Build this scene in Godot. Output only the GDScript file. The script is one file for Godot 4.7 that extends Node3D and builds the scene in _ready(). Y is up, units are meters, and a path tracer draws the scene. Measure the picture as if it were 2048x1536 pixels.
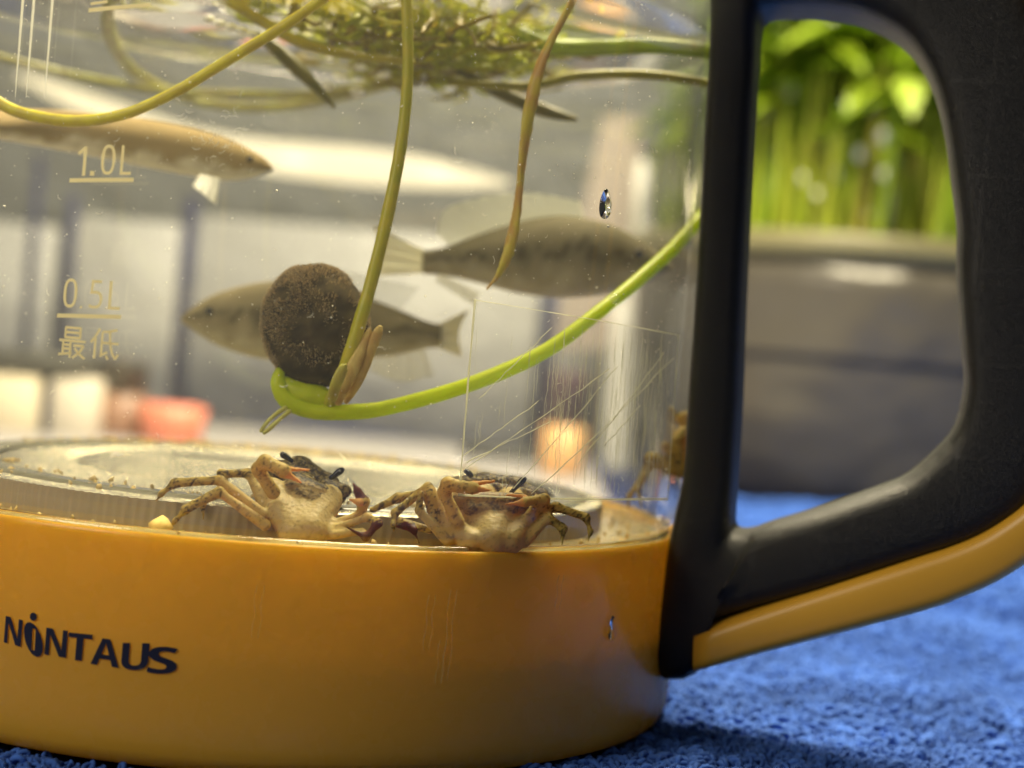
extends Node3D
# Close-up of a glass kettle used as a small tank: crabs, fish and sprouting lotus seed in water, on a blue towel.
# Units are metres; the kettle stands on its axis at the origin, y is up.

const WATER_Y := 0.113
const WALL_R := 0.07
const FLOOR_Y := 0.0325
const HANDLE_TURN := 0.22689

var used := {}
var rng := RandomNumberGenerator.new()

# ---------------------------------------------------------------- helpers
func numbered(n: String) -> String:
	if not used.has(n):
		used[n] = 0
		return n
	used[n] += 1
	return "%s_%03d" % [n, used[n]]

func tag(o: Node3D, label: String, category: String, group := "", kind := "") -> Node3D:
	if label: o.set_meta("label", label)
	if category: o.set_meta("category", category)
	if group: o.set_meta("group", group)
	if kind: o.set_meta("kind", kind)
	return o

func thing(n: String, label: String, category: String, at := Vector3.ZERO, group := "") -> Node3D:
	var o := Node3D.new()
	o.name = numbered(n)
	o.position = at
	add_child(o, true)
	tag(o, label, category, group)
	return o

func put(n: String, mesh: Mesh, m: Material, parent: Node3D = self) -> MeshInstance3D:
	var o := MeshInstance3D.new()
	o.name = numbered(n) if parent == self else n
	o.mesh = mesh
	if mesh is PrimitiveMesh: mesh.material = m
	else:
		for i in mesh.get_surface_count(): mesh.surface_set_material(i, m)
	o.cast_shadow = GeometryInstance3D.SHADOW_CASTING_SETTING_ON
	parent.add_child(o, true)
	return o

func mb() -> SurfaceTool:
	var st := SurfaceTool.new()
	st.begin(Mesh.PRIMITIVE_TRIANGLES)
	return st

func done(st: SurfaceTool, smooth := true) -> ArrayMesh:
	if smooth: st.index()
	st.generate_normals()
	return st.commit()

func rgb(r: float, g: float, b: float) -> Color:
	return Color(r / 255.0, g / 255.0, b / 255.0)

func mat(c: Color, rough := 0.6, metal := 0.0) -> StandardMaterial3D:
	var m := StandardMaterial3D.new()
	m.albedo_color = c
	m.roughness = rough
	m.metallic = metal
	return m

func vmat(rough := 0.6) -> StandardMaterial3D:
	var m := mat(Color.WHITE, rough)
	m.vertex_color_use_as_albedo = true
	return m

func noise_tex(freq: float, octaves := 4, normal := false, seed_ := 1, bump := 4.0, size := 512) -> NoiseTexture2D:
	var n := FastNoiseLite.new()
	n.seed = seed_
	n.noise_type = FastNoiseLite.TYPE_SIMPLEX_SMOOTH
	n.frequency = freq
	n.fractal_octaves = octaves
	var t := NoiseTexture2D.new()
	t.width = size
	t.height = size
	t.seamless = true
	t.noise = n
	t.as_normal_map = normal
	t.bump_strength = bump
	return t

func bumpy(m: StandardMaterial3D, tex: Texture2D, tile: float, depth: float) -> StandardMaterial3D:
	m.heightmap_enabled = true
	m.heightmap_texture = tex
	m.heightmap_scale = depth
	m.uv1_triplanar = true
	m.uv1_world_triplanar = true
	m.uv1_scale = Vector3.ONE * tile
	return m

func pane(alpha: float, tint := Color.WHITE, rough := 0.02) -> StandardMaterial3D:
	var m := mat(Color(tint.r, tint.g, tint.b, alpha), rough)
	m.transparency = BaseMaterial3D.TRANSPARENCY_ALPHA
	m.cull_mode = BaseMaterial3D.CULL_DISABLED
	return m

func solid_glass(scale_ := 0.05, tint := Color.WHITE) -> StandardMaterial3D:
	var m := mat(Color(tint.r, tint.g, tint.b, 0.0), 0.02)
	m.refraction_enabled = true
	m.refraction_scale = scale_
	m.transparency = BaseMaterial3D.TRANSPARENCY_ALPHA
	return m

func quad(st: SurfaceTool, a: Vector3, b: Vector3, c: Vector3, d: Vector3) -> void:   # a b c d counter-clockwise seen from the front
	for p in [a, c, b, a, d, c]: st.add_vertex(p)

func grid(st: SurfaceTool, rows: Array, close_u := true, close_v := false, colors: Array = []) -> void:
	# rows[i][j]: u runs along a row and to the right, v along the rows and upwards, for fronts that face the viewer
	var nv := rows.size()
	var nu: int = rows[0].size()
	for i in (nv if close_v else nv - 1):
		var i2 := (i + 1) % nv
		for j in (nu if close_u else nu - 1):
			var j2 := (j + 1) % nu
			for k in [[i, j], [i2, j2], [i, j2], [i, j], [i2, j], [i2, j2]]:
				if colors.size(): st.set_color(colors[k[0]][k[1]])
				st.add_vertex(rows[k[0]][k[1]])

func lathe(profile: Array, n := 96) -> ArrayMesh:        # points (radius, height), going up the outside, fronts outwards
	var st := mb()
	var rows := []
	for p in profile:
		var row := []
		for j in n:
			var a := TAU * j / n
			row.append(Vector3(p.x * sin(a), p.y, p.x * cos(a)))
		rows.append(row)
	grid(st, rows)
	return done(st)

func spline(pts: Array, steps := 8) -> Array:            # Catmull-Rom through Vector4 (point, radius)
	var out := []
	for i in pts.size() - 1:
		var a: Vector4 = pts[maxi(i - 1, 0)]
		var b: Vector4 = pts[i]
		var c: Vector4 = pts[i + 1]
		var d: Vector4 = pts[mini(i + 2, pts.size() - 1)]
		for k in steps:
			var t := float(k) / steps
			out.append(0.5 * (2.0 * b + (c - a) * t + (2.0 * a - 5.0 * b + 4.0 * c - d) * t * t + (3.0 * b - a - 3.0 * c + d) * t * t * t))
	out.append(pts[-1])
	return out

func xyz(v: Vector4) -> Vector3:
	return Vector3(v.x, v.y, v.z)

func tube(st: SurfaceTool, pts: Array, sides := 12, flat := 1.0, twist := 0.0, color = null, rough := 0.0) -> void:
	var rows := []
	var cols := []
	var side := Vector3.ZERO
	var n := pts.size()
	for i in n:
		var p := xyz(pts[i])
		var dir := (xyz(pts[mini(i + 1, n - 1)]) - xyz(pts[maxi(i - 1, 0)])).normalized()
		if side == Vector3.ZERO: side = dir.cross(Vector3(0.31, 0.2, 0.93)).normalized()
		side = (side - dir * side.dot(dir)).normalized()
		var up := side.cross(dir).normalized()
		var turn := twist * i / (n - 1.0)
		var s2 := side * cos(turn) + up * sin(turn)
		var u2 := up * cos(turn) - side * sin(turn)
		var row := []
		var crow := []
		for j in sides:
			var a := TAU * j / sides
			var r: float = pts[i].w * (1.0 + rough * (sin(i * 2.1 + j * 1.7) + sin(i * 0.7 - j * 2.3)) * 0.5)
			var q := p + s2 * cos(a) * r + u2 * sin(a) * r * flat
			row.append(q)
			if color != null: crow.append(color.call(q, i / (n - 1.0), a))
		rows.append(row)
		cols.append(crow)
	for e in [0, n - 1]:                                    # rounded ends
		var other := 1 if e == 0 else n - 2
		var out := (xyz(pts[e]) - xyz(pts[other])).normalized()
		var c2 := xyz(pts[e])
		var base: Array = rows[0] if e == 0 else rows[-1]
		for k in [[0.6, 0.75], [0.95, 0.3], [1.0, 0.02]]:
			var cap := []
			for q in base: cap.append(c2 + (q - c2) * k[1] + out * pts[e].w * k[0] * 0.8)
			if e == 0:
				rows.push_front(cap)
				cols.push_front(cols[0])
			else:
				rows.append(cap)
				cols.append(cols[-1])
	grid(st, rows, true, false, cols if color != null else [])

func box_mesh(size: Vector3, r := 0.001) -> ArrayMesh:     # chamfered box centred on its base
	var st := mb()
	var h := size / 2
	var rows := []
	for lv in [[0.0, r], [r, 0.0], [size.y - r, 0.0], [size.y, r]]:
		var i: float = lv[1]
		var row := []
		for q in [[h.x - i - r, h.z - i], [h.x - i, h.z - i - r], [h.x - i, -h.z + i + r], [h.x - i - r, -h.z + i], [-h.x + i + r, -h.z + i], [-h.x + i, -h.z + i + r], [-h.x + i, h.z - i - r], [-h.x + i + r, h.z - i]]:
			row.append(Vector3(q[0], lv[0], q[1]))
		rows.append(row)
	grid(st, rows)
	var t: Array = rows[3]
	var b: Array = rows[0]
	for j in range(1, 7):
		for p in [t[0], t[j + 1], t[j], b[0], b[j], b[j + 1]]: st.add_vertex(p)
	return done(st, false)

func on_wall(a: float, y: float, r: float) -> Vector3:
	return Vector3(r * sin(a), y, r * cos(a))

func stroke(st: SurfaceTool, p: Vector2, q: Vector2, w: float, r: float, a0: float, y0: float, s: float) -> void:
	# one flat pen stroke, printed on the cylinder; p and q in the unit square of the character
	var d := (q - p).normalized()
	var n := Vector2(-d.y, d.x) * w / 2
	var k := 4
	for i in k:
		var u := p.lerp(q, float(i) / k)
		var v := p.lerp(q, float(i + 1) / k)
		var c := []
		for z in [u - n, v - n, v + n, u + n]: c.append(on_wall(a0 + z.x * s / r, y0 + z.y * s, r))
		quad(st, c[0], c[1], c[2], c[3])

func letter(st: SurfaceTool, ch: String, bold: bool, lo: Vector2, hi_a: float, lift: float, h: float, r: float) -> void:
	# one letter of real type, bent round the cylinder between two angles; lift: rise of the baseline
	var tm := TextMesh.new()
	var f := SystemFont.new()
	f.font_names = PackedStringArray(["Droid Sans"])
	f.font_weight = 700 if bold else 400
	tm.font = f
	tm.text = ch
	tm.font_size = 64
	tm.depth = 0.0
	tm.curve_step = 1.0
	tm.pixel_size = 0.01
	var arr := tm.surface_get_arrays(0) if tm.get_surface_count() else tm.get_mesh_arrays()
	var v: PackedVector3Array = arr[Mesh.ARRAY_VERTEX]
	var ix: PackedInt32Array = arr[Mesh.ARRAY_INDEX] if arr[Mesh.ARRAY_INDEX] != null else PackedInt32Array(range(v.size()))
	var box := AABB(v[0], Vector3.ZERO)
	for p in v: box = box.expand(p)
	for i in ix:
		var u := (v[i].x - box.position.x) / box.size.x
		var w := (v[i].y - box.position.y) / box.size.y
		st.add_vertex(on_wall(lerpf(lo.x, hi_a, u), lo.y + lift * u + h * w, r))

func scatter(n: String, mesh: Mesh, m: Material, where: Array, tints: Array, parent: Node3D = self) -> MultiMeshInstance3D:
	var mm := MultiMesh.new()
	mm.transform_format = MultiMesh.TRANSFORM_3D
	mm.use_colors = tints.size() > 0
	if mesh is PrimitiveMesh: mesh.material = m
	else: mesh.surface_set_material(0, m)
	mm.mesh = mesh
	mm.instance_count = where.size()
	for i in where.size():
		mm.set_instance_transform(i, where[i])
		if tints.size(): mm.set_instance_color(i, tints[i])
	var o := MultiMeshInstance3D.new()
	o.name = numbered(n) if parent == self else n
	o.multimesh = mm
	o.set_meta("kind", "stuff")
	parent.add_child(o, true)
	return o

func flake(r: float, thick: float, n := 6) -> ArrayMesh:
	var st := mb()
	var ring := []
	for i in n: ring.append(Vector3(cos(TAU * i / n) * r * rng.randf_range(0.6, 1.2), 0, sin(TAU * i / n) * r * rng.randf_range(0.6, 1.2)))
	for i in n:
		var a: Vector3 = ring[i]
		var b: Vector3 = ring[(i + 1) % n]
		for p in [a, b, Vector3(0, thick, 0), b, a, Vector3(0, -thick, 0)]: st.add_vertex(p)
	return done(st, false)

func turned(at: Vector3, s := 1.0) -> Transform3D:
	return Transform3D(Basis.from_euler(Vector3(rng.randf() * TAU, rng.randf() * TAU, rng.randf() * TAU)).scaled(Vector3.ONE * s), at)

# a smooth body from bones [from, to, radius, radius, colour number]: surface nets over a field of tapered capsules
func body(bones: Array, cell: float, soft: float, colors: Array, mottle: FastNoiseLite, dark: Color, grain := 0.00007) -> ArrayMesh:
	var lo := Vector3.INF
	var hi := -Vector3.INF
	for b in bones:
		var m := Vector3.ONE * (maxf(b[2], b[3]) + cell * 4)
		lo = lo.min(b[0] - m).min(b[1] - m)
		hi = hi.max(b[0] + m).max(b[1] + m)
	var n := Vector3i(((hi - lo) / cell).ceil()) + Vector3i.ONE
	var field := PackedFloat32Array()
	field.resize(n.x * n.y * n.z)
	field.fill(1.0)
	var near := PackedFloat32Array(field)
	var who := PackedByteArray()
	who.resize(field.size())
	for bi in bones.size():
		var b = bones[bi]
		var a: Vector3 = b[0]
		var ab: Vector3 = b[1] - a
		var l2 := maxf(ab.length_squared(), 1e-12)
		var r0: float = b[2]
		var dr: float = b[3] - r0
		var m := Vector3.ONE * (maxf(b[2], b[3]) + cell * 3 + soft)
		var i0 := Vector3i(((a.min(b[1]) - m - lo) / cell).floor()).max(Vector3i.ZERO)
		var i1 := Vector3i(((a.max(b[1]) + m - lo) / cell).ceil()).min(n - Vector3i.ONE)
		for z in range(i0.z, i1.z + 1):
			for y in range(i0.y, i1.y + 1):
				var at := (z * n.y + y) * n.x
				for x in range(i0.x, i1.x + 1):
					var p := lo + Vector3(x, y, z) * cell - a
					var t := clampf(p.dot(ab) / l2, 0.0, 1.0)
					var d := (p - ab * t).length() - r0 - dr * t
					var k := at + x
					var f := field[k]
					if d < near[k]:
						near[k] = d
						who[k] = b[4]
					var h := maxf(soft - absf(d - f), 0.0) / soft
					field[k] = minf(d, f) - h * h * soft * 0.25
	var st := mb()
	var id := PackedInt32Array()
	id.resize(field.size())
	id.fill(-1)
	var sx := 1
	var sy := n.x
	var sz := n.x * n.y
	var off := [0, sx, sy, sx + sy, sz, sx + sz, sy + sz, sx + sy + sz]
	var pos := [Vector3(0, 0, 0), Vector3(1, 0, 0), Vector3(0, 1, 0), Vector3(1, 1, 0), Vector3(0, 0, 1), Vector3(1, 0, 1), Vector3(0, 1, 1), Vector3(1, 1, 1)]
	var edges := [[0, 1], [2, 3], [4, 5], [6, 7], [0, 2], [1, 3], [4, 6], [5, 7], [0, 4], [1, 5], [2, 6], [3, 7]]
	var count := 0
	for z in n.z - 1:
		for y in n.y - 1:
			var at := z * sz + y * sy
			for x in n.x - 1:
				var k := at + x
				if absf(field[k]) > cell * 2.0: continue
				var ins := 0
				for c in 8:
					if field[k + off[c]] < 0.0: ins += 1
				if ins == 0 or ins == 8: continue
				var sum := Vector3.ZERO
				var num := 0
				for e in edges:
					var f0 := field[k + off[e[0]]]
					var f1 := field[k + off[e[1]]]
					if (f0 < 0.0) != (f1 < 0.0):
						sum += pos[e[0]].lerp(pos[e[1]], f0 / (f0 - f1))
						num += 1
				var p := lo + (Vector3(x, y, z) + sum / num) * cell
				var g := Vector3(field[k + 1] - field[k], field[k + sy] - field[k], field[k + sz] - field[k]).normalized()
				var mo := mottle.get_noise_3dv(p * 1000.0)
				var mo2 := mottle.get_noise_3dv(p * 2600.0 + Vector3(7, 3, 1)) + 0.7 * mottle.get_noise_3dv(p * 6500.0)
				p += g * (mo2 * grain * (2.2 if who[k] == 1 else 1.0))
				var base: Array = colors[who[k]]
				var c2: Color = base[0]
				c2 = c2.lerp(dark, clampf((mo * 0.6 + mo2 * 0.7 + base[1]) * 3.0, 0.0, 1.0) * base[2])
				st.set_color(c2)
				st.add_vertex(p)
				id[k] = count
				count += 1
	for z in range(1, n.z - 1):
		for y in range(1, n.y - 1):
			for x in range(1, n.x - 1):
				var k := z * sz + y * sy + x
				if id[k] < 0: continue
				var inside := field[k] < 0.0
				for ax in [[sx, sy, sz], [sy, sz, sx], [sz, sx, sy]]:
					if (field[k + ax[0]] < 0.0) == inside: continue
					var q := [id[k], id[k - ax[1]], id[k - ax[1] - ax[2]], id[k - ax[2]]]
					if q.min() < 0: continue
					var order := [0, 2, 1, 0, 3, 2] if inside else [0, 1, 2, 0, 2, 3]
					for i in order: st.add_index(q[i])
	st.generate_normals()
	return st.commit()

# ---------------------------------------------------------------- scene
func _ready() -> void:
	rng.seed = 4711
	camera_and_light()
	surroundings()
	kettle()
	water_body()
	crabs()
	fishes()
	lotus()
	floating_plants()
	plastic_sheet()
	small_things()

func camera_and_light() -> void:
	var cam := Camera3D.new()
	cam.name = "camera"
	var at := CameraAttributesPhysical.new()
	at.frustum_focal_length = 51.6
	at.frustum_focus_distance = 0.233
	at.exposure_aperture = 11.5
	cam.attributes = at
	cam.fov = 26.2
	cam.near = 0.02
	cam.far = 20.0
	cam.transform = Transform3D(Basis(Vector3(0.99609, 0.08686, -0.01604), Vector3(-0.08723, 0.9959, -0.02389), Vector3(0.0139, 0.0252, 0.99959)), Vector3(0.0429, 0.0608, 0.2864))
	add_child(cam)
	cam.current = true
	var env := Environment.new()
	env.background_mode = Environment.BG_COLOR
	env.background_color = rgb(120, 116, 108)
	env.background_energy_multiplier = 0.4
	env.tonemap_mode = Environment.TONE_MAPPER_LINEAR
	env.tonemap_exposure = 1.3
	env.volumetric_fog_enabled = true
	env.volumetric_fog_density = 0.0
	env.sdfgi_enabled = true
	env.ssao_enabled = true
	env.ssil_enabled = true
	var we := WorldEnvironment.new()
	we.name = "world_environment"
	we.environment = env
	add_child(we)
	lamp_panel("desk_lamp_panel", "square glowing desk lamp panel hanging above the kettle", Vector3(0.06, 0.52, -0.16), Vector3(0.02, 0.0, 0.0), Vector2(0.22, 0.16), 0.68, Color(1.0, 0.94, 0.78), 9.0)
	lamp_panel("rear_fill_panel", "added fill light panel high above the grey pot", Vector3(0.12, 0.75, -0.38), Vector3(0.02, 0.05, -0.62), Vector2(0.30, 0.2), 0.88, Color(1.0, 0.94, 0.8), 6.0)  # added fill light that brightens the wall, pot and sprouts
	lamp_panel("front_fill_panel", "added dim fill light panel in front of the kettle", Vector3(-0.5, 0.45, 0.5), Vector3(0.0, 0.03, 0.0), Vector2(0.3, 0.3), 0.225, Color(1.0, 0.95, 0.85), 1.0)  # added fill light for the front of the base, out of view

func lamp_panel(n: String, label: String, at: Vector3, to: Vector3, size: Vector2, energy: float, color: Color, glow: float) -> void:
	var o := thing(n, label, "lamp", at)
	o.look_at_from_position(at, to, Vector3(0, 1, 0.01))
	var g := mat(Color(0.9, 0.9, 0.88), 0.5)
	g.emission_enabled = true
	g.emission = color
	g.emission_energy_multiplier = glow * 0.15
	var face := put("lamp_diffuser", box_mesh(Vector3(size.x, size.y, 0.004), 0.001), g, o)
	face.position = Vector3(0, -size.y / 2, 0.004)
	var back := put("lamp_housing", box_mesh(Vector3(size.x + 0.012, size.y + 0.012, 0.014), 0.002), mat(rgb(230, 230, 226), 0.5), o)
	back.position = Vector3(0, -size.y / 2 - 0.006, 0.015)
	var l := AreaLight3D.new()
	l.name = "lamp_light"
	l.area_size = size
	l.light_energy = energy
	l.light_color = color
	l.area_range = 4.0
	l.shadow_enabled = true
	o.add_child(l)
	l.position = Vector3(0, 0, -0.002)

func cloth_height(x: float, z: float) -> float:
	var r := Vector2(x, z).length()
	var free := smoothstep(0.075, 0.16, r)
	return (sin(x * 31.0 + z * 12.0) * 0.0022 + sin(z * 63.0 - x * 27.0) * 0.0016) * free - 0.0012

func surroundings() -> void:
	# table under the towel
	var wood := mat(rgb(70, 62, 54), 0.45)
	var top := put("table_top", box_mesh(Vector3(2.4, 0.03, 1.7), 0.002), wood)
	top.position = Vector3(0, -0.038, -0.1)
	tag(top, "dark brown table top under the blue towel", "table")
	# towel: a sheet with folds, and its terry loops
	var st := mb()
	var rows := []
	for i in 111:
		var row := []
		for j in 111:
			var x := -0.5 + j * 0.01
			var z := 0.4 - i * 0.01
			row.append(Vector3(x, cloth_height(x, z) - 0.0005, z))
		rows.append(row)
	grid(st, rows, false)
	var cloth := mat(rgb(30, 62, 140), 0.95)  # darker than the loops, paints the shade between them
	bumpy(cloth, noise_tex(0.06, 3, false, 5), 90.0, 0.12)
	var tw := thing("blue_towel", "blue terry towel spread under the yellow kettle", "towel")
	put("cloth", done(st), cloth, tw)
	var loop := mb()
	var arc := []
	for i in 8:
		var t := i / 7.0
		var a := PI * 1.15 * t - 0.25
		arc.append(Vector4(-cos(a) * 0.00055 + sin(t * 9.0) * 0.0001, sin(a) * 0.0011 + 0.0003, sin(t * 5.0) * 0.00035, 0.0003))
	tube(loop, arc, 5)
	var where := []
	var tints := []
	var clump := FastNoiseLite.new()
	clump.seed = 8
	clump.frequency = 140.0
	var patch := FastNoiseLite.new()
	patch.seed = 18
	patch.frequency = 34.0
	var zone := func(x0: float, x1: float, z0: float, z1: float, step: float, big: float) -> void:
		var z := z0
		while z < z1:
			var x := x0
			while x < x1:
				var p := Vector2(x + rng.randf_range(-0.5, 0.5) * step, z + rng.randf_range(-0.5, 0.5) * step)
				if p.length() > 0.069:
					var c := clump.get_noise_2d(p.x, p.y)
					var f := patch.get_noise_2d(p.x, p.y)
					var b := Basis.from_euler(Vector3(rng.randf_range(-0.7, 0.7), 1.2 * c + rng.randf() * 3.0, rng.randf_range(-0.6, 0.6) + c + f * 1.6))
					where.append(Transform3D(b.scaled(Vector3.ONE * big * rng.randf_range(0.75, 1.25) * (1.0 + 0.8 * c + 0.3 * f)), Vector3(p.x, cloth_height(p.x, p.y) - 0.0002, p.y)))
					var k := rng.randf_range(0.8, 1.15) * (1.0 + 0.25 * c + 0.25 * f)
					tints.append(Color(0.035 * k, 0.115 * k, 0.46 * k))
				x += step
			z += step
	zone.call(0.03, 0.24, -0.16, 0.075, 0.00085, 1.05)
	zone.call(0.1, 0.34, -0.46, -0.16, 0.0019, 1.9)
	zone.call(-0.08, 0.03, 0.03, 0.10, 0.00095, 1.0)
	var pile := vmat(0.9)
	scatter("terry_loops", done(loop), pile, where, tints, tw)

	var pad := put("grey_mat", box_mesh(Vector3(0.62, 0.004, 0.46), 0.001), bumpy(mat(rgb(160, 158, 160), 0.5), noise_tex(0.02, 3, false, 23), 6.0, 0.1))
	pad.position = Vector3(-0.235, 0.0002, -0.36)
	tag(pad, "pale grey mat lying on the blue towel behind the kettle", "mat")
	# wall far behind, with lighter panels on it
	var plaster := bumpy(mat(rgb(106, 110, 112), 0.8), noise_tex(0.02, 4, false, 9), 3.0, 0.4)
	var wall := put("wall", box_mesh(Vector3(3.0, 1.6, 0.05), 0.002), plaster)
	wall.position = Vector3(-0.1, -0.6, -0.76)
	tag(wall, "grey wall far behind the kettle", "wall", "", "structure")
	var board := bumpy(mat(rgb(166, 168, 168), 0.5), noise_tex(0.02, 3, false, 19), 4.0, 0.2)
	for p in [[Vector3(-0.24047, 0.11399, -0.7), Vector3(-0.17399, 0.1197, -0.7)], [Vector3(-0.16801, 0.12021, -0.7), Vector3(0.04182, 0.13825, -0.7)], [Vector3(0.04835, 0.13881, -0.7), Vector3(0.11151, 0.14125, -0.7)], [Vector3(-0.33054, 0.10625, -0.7), Vector3(-0.24947, 0.11321, -0.7)]]:
		var w: float = p[1].x - p[0].x
		var o := put("wall_panel", box_mesh(Vector3(w, p[0].y + 0.02, 0.012), 0.002), board, wall)
		o.position = Vector3(p[0].x + w / 2, -0.02, -0.7) - wall.position

	# slim navy posts
	var navy := mat(rgb(38, 46, 92), 0.4)
	var posts := [
		[Vector3(-0.14928, 0.12339, -0.6), 0.0042, "thickest navy post, standing left behind the sprouting seed"],
		[Vector3(-0.21326, 0.12059, -0.6), 0.0030, "slim navy post behind the lower volume mark"],
		[Vector3(-0.23319, 0.13909, -0.6), 0.0026, "slim navy post nearest the left side of the kettle"],
		[Vector3(0.09992, 0.18491, -0.6), 0.0022, "thin navy post beside the black handle"],
		[Vector3(0.04738, 0.09594, -0.6), 0.0036, "short navy post behind the scratched plastic sheet"]]
	for q in posts:
		var t: Vector3 = q[0]
		var o := thing("navy_post", q[2], "post", Vector3(t.x, -0.008, t.z), "navy posts behind the kettle")
		var h: float = t.y + 0.008
		put("pole", lathe([Vector2(0.0001, 0), Vector2(q[1], 0), Vector2(q[1], h - 0.002), Vector2(q[1] * 0.7, h), Vector2(0.0001, h)], 16), navy, o)
		put("foot", lathe([Vector2(0.0001, 0), Vector2(q[1] * 2.4, 0), Vector2(q[1] * 2.4, 0.002), Vector2(q[1], 0.004)], 16), navy, o)

	# pale cards beside the handle; the white one stands in for a lamp reflection
	var white := mat(rgb(242, 243, 238), 0.5)
	standing(Vector3(0.08195, 0.18121, -0.58), Vector3(0.09651, 0.18245, -0.58), 0.02, white, "lamp_reflection_card", "white upright card standing in for a lamp reflection beside the thin navy post", "card")
	standing(Vector3(0.1047, 0.13473, -0.57), Vector3(0.12527, 0.13649, -0.57), 0.02, mat(rgb(222, 224, 228), 0.5), "pale_card", "pale grey upright card half behind the black handle", "card")
	var pink := mat(rgb(168, 158, 150), 0.6)  # slanted card added in place of a reflection on the glass
	var ps := mb()
	for s in [0.0, -0.004]:
		var c := [Vector3(0.0677, 0.18841, -0.62), Vector3(0.08875, 0.18911, -0.62), Vector3(0.08772, 0.06171, -0.62), Vector3(0.04947, 0.05838, -0.62)]
		for i in 4: c[i] += Vector3(0, 0, s)
		if s == 0.0: quad(ps, c[3], c[2], c[1], c[0])
		else: quad(ps, c[0], c[1], c[2], c[3])
	tag(put("reflection_card", done(ps, false), pink), "pinkish grey slanted card standing in for a glass reflection behind the water drop", "card")

	# boxes, tray, bowl and jars on the table behind
	var cream := mat(rgb(226, 214, 186), 0.6)
	standing(Vector3(-0.19977, 0.02692, -0.42), Vector3(-0.1696, 0.02956, -0.42), 0.05, cream, "cream_box", "wide cream box at the left behind the kettle", "box")
	standing(Vector3(-0.16427, 0.02787, -0.42), Vector3(-0.14662, 0.02941, -0.42), 0.05, mat(rgb(214, 206, 190), 0.6), "cream_box", "narrow cream box right of the navy book", "box")
	standing(Vector3(-0.17039, 0.02853, -0.425), Vector3(-0.16649, 0.02887, -0.425), 0.05, navy, "navy_book", "navy book standing between two cream boxes", "book")
	var tray := put("grey_tray", box_mesh(Vector3(0.04087, 0.00817, 0.05), 0.001), mat(rgb(70, 70, 66), 0.5))
	tray.position = Vector3(-0.175, 0.0293, -0.42) + Vector3(0, 0.0008, -0.025)
	tray.rotation.z = 0.0
	tag(tray, "dark grey tray lying on the cream boxes", "tray")
	var sal := Vector3(-0.1152, 0.01976, -0.44)
	var o1 := thing("salmon_bowl", "salmon pink bowl behind the left side of the kettle", "bowl", Vector3(sal.x, -0.008, sal.z))
	var hb := sal.y + 0.008
	put("bowl", lathe([Vector2(0.0001, 0), Vector2(0.012, 0), Vector2(0.0135, hb * 0.7), Vector2(0.0145, hb), Vector2(0.0125, hb), Vector2(0.0115, hb * 0.75), Vector2(0.0001, hb * 0.7)], 32), mat(rgb(240, 140, 112), 0.4), o1)
	jar("brown_jar", "brown jar with a dark lid beside the salmon bowl", Vector3(-0.14098, 0.03737, -0.45), 0.01121, 0.01344, rgb(140, 104, 84), rgb(46, 40, 38))
	jar("orange_jar", "cream orange jar with a dusky lid behind the plastic sheet", Vector3(0.0575, 0.05024, -0.45), 0.00937, 0.02343, rgb(230, 178, 118), rgb(84, 66, 76))
	standing(Vector3(0.01036, 0.0084, -0.5), Vector3(0.04912, 0.01182, -0.5), 0.03, mat(rgb(46, 48, 46), 0.5), "dark_box", "low dark box behind the lower left of the plastic sheet", "box")
	reflection_tube()
	plant_pot()

func standing(a: Vector3, b: Vector3, d: float, m: Material, n: String, label: String, category: String) -> void:
	var o := put(n, box_mesh(Vector3(b.x - a.x, (a.y + b.y) / 2 + 0.008, d), 0.001), m)
	o.position = Vector3((a.x + b.x) / 2, -0.008, a.z - d / 2)
	if category == "card": o.rotation.x = -0.4
	tag(o, label, category)

func jar(n: String, label: String, top: Vector3, r: float, lid: float, c: Color, lc: Color) -> void:
	var o := thing(n, label, "jar", Vector3(top.x, -0.008, top.z))
	var h := top.y + 0.008
	put("jar_body", lathe([Vector2(0.0001, 0), Vector2(r, 0), Vector2(r * 1.05, (h - lid) * 0.5), Vector2(r, h - lid - 0.001), Vector2(0.0001, h - lid - 0.001)], 32), mat(c, 0.4), o)
	put("lid", lathe([Vector2(0.0001, h - lid), Vector2(r * 0.96, h - lid), Vector2(r * 0.96, h - 0.001), Vector2(r * 0.9, h), Vector2(0.0001, h)], 32), mat(lc, 0.4), o)

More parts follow.
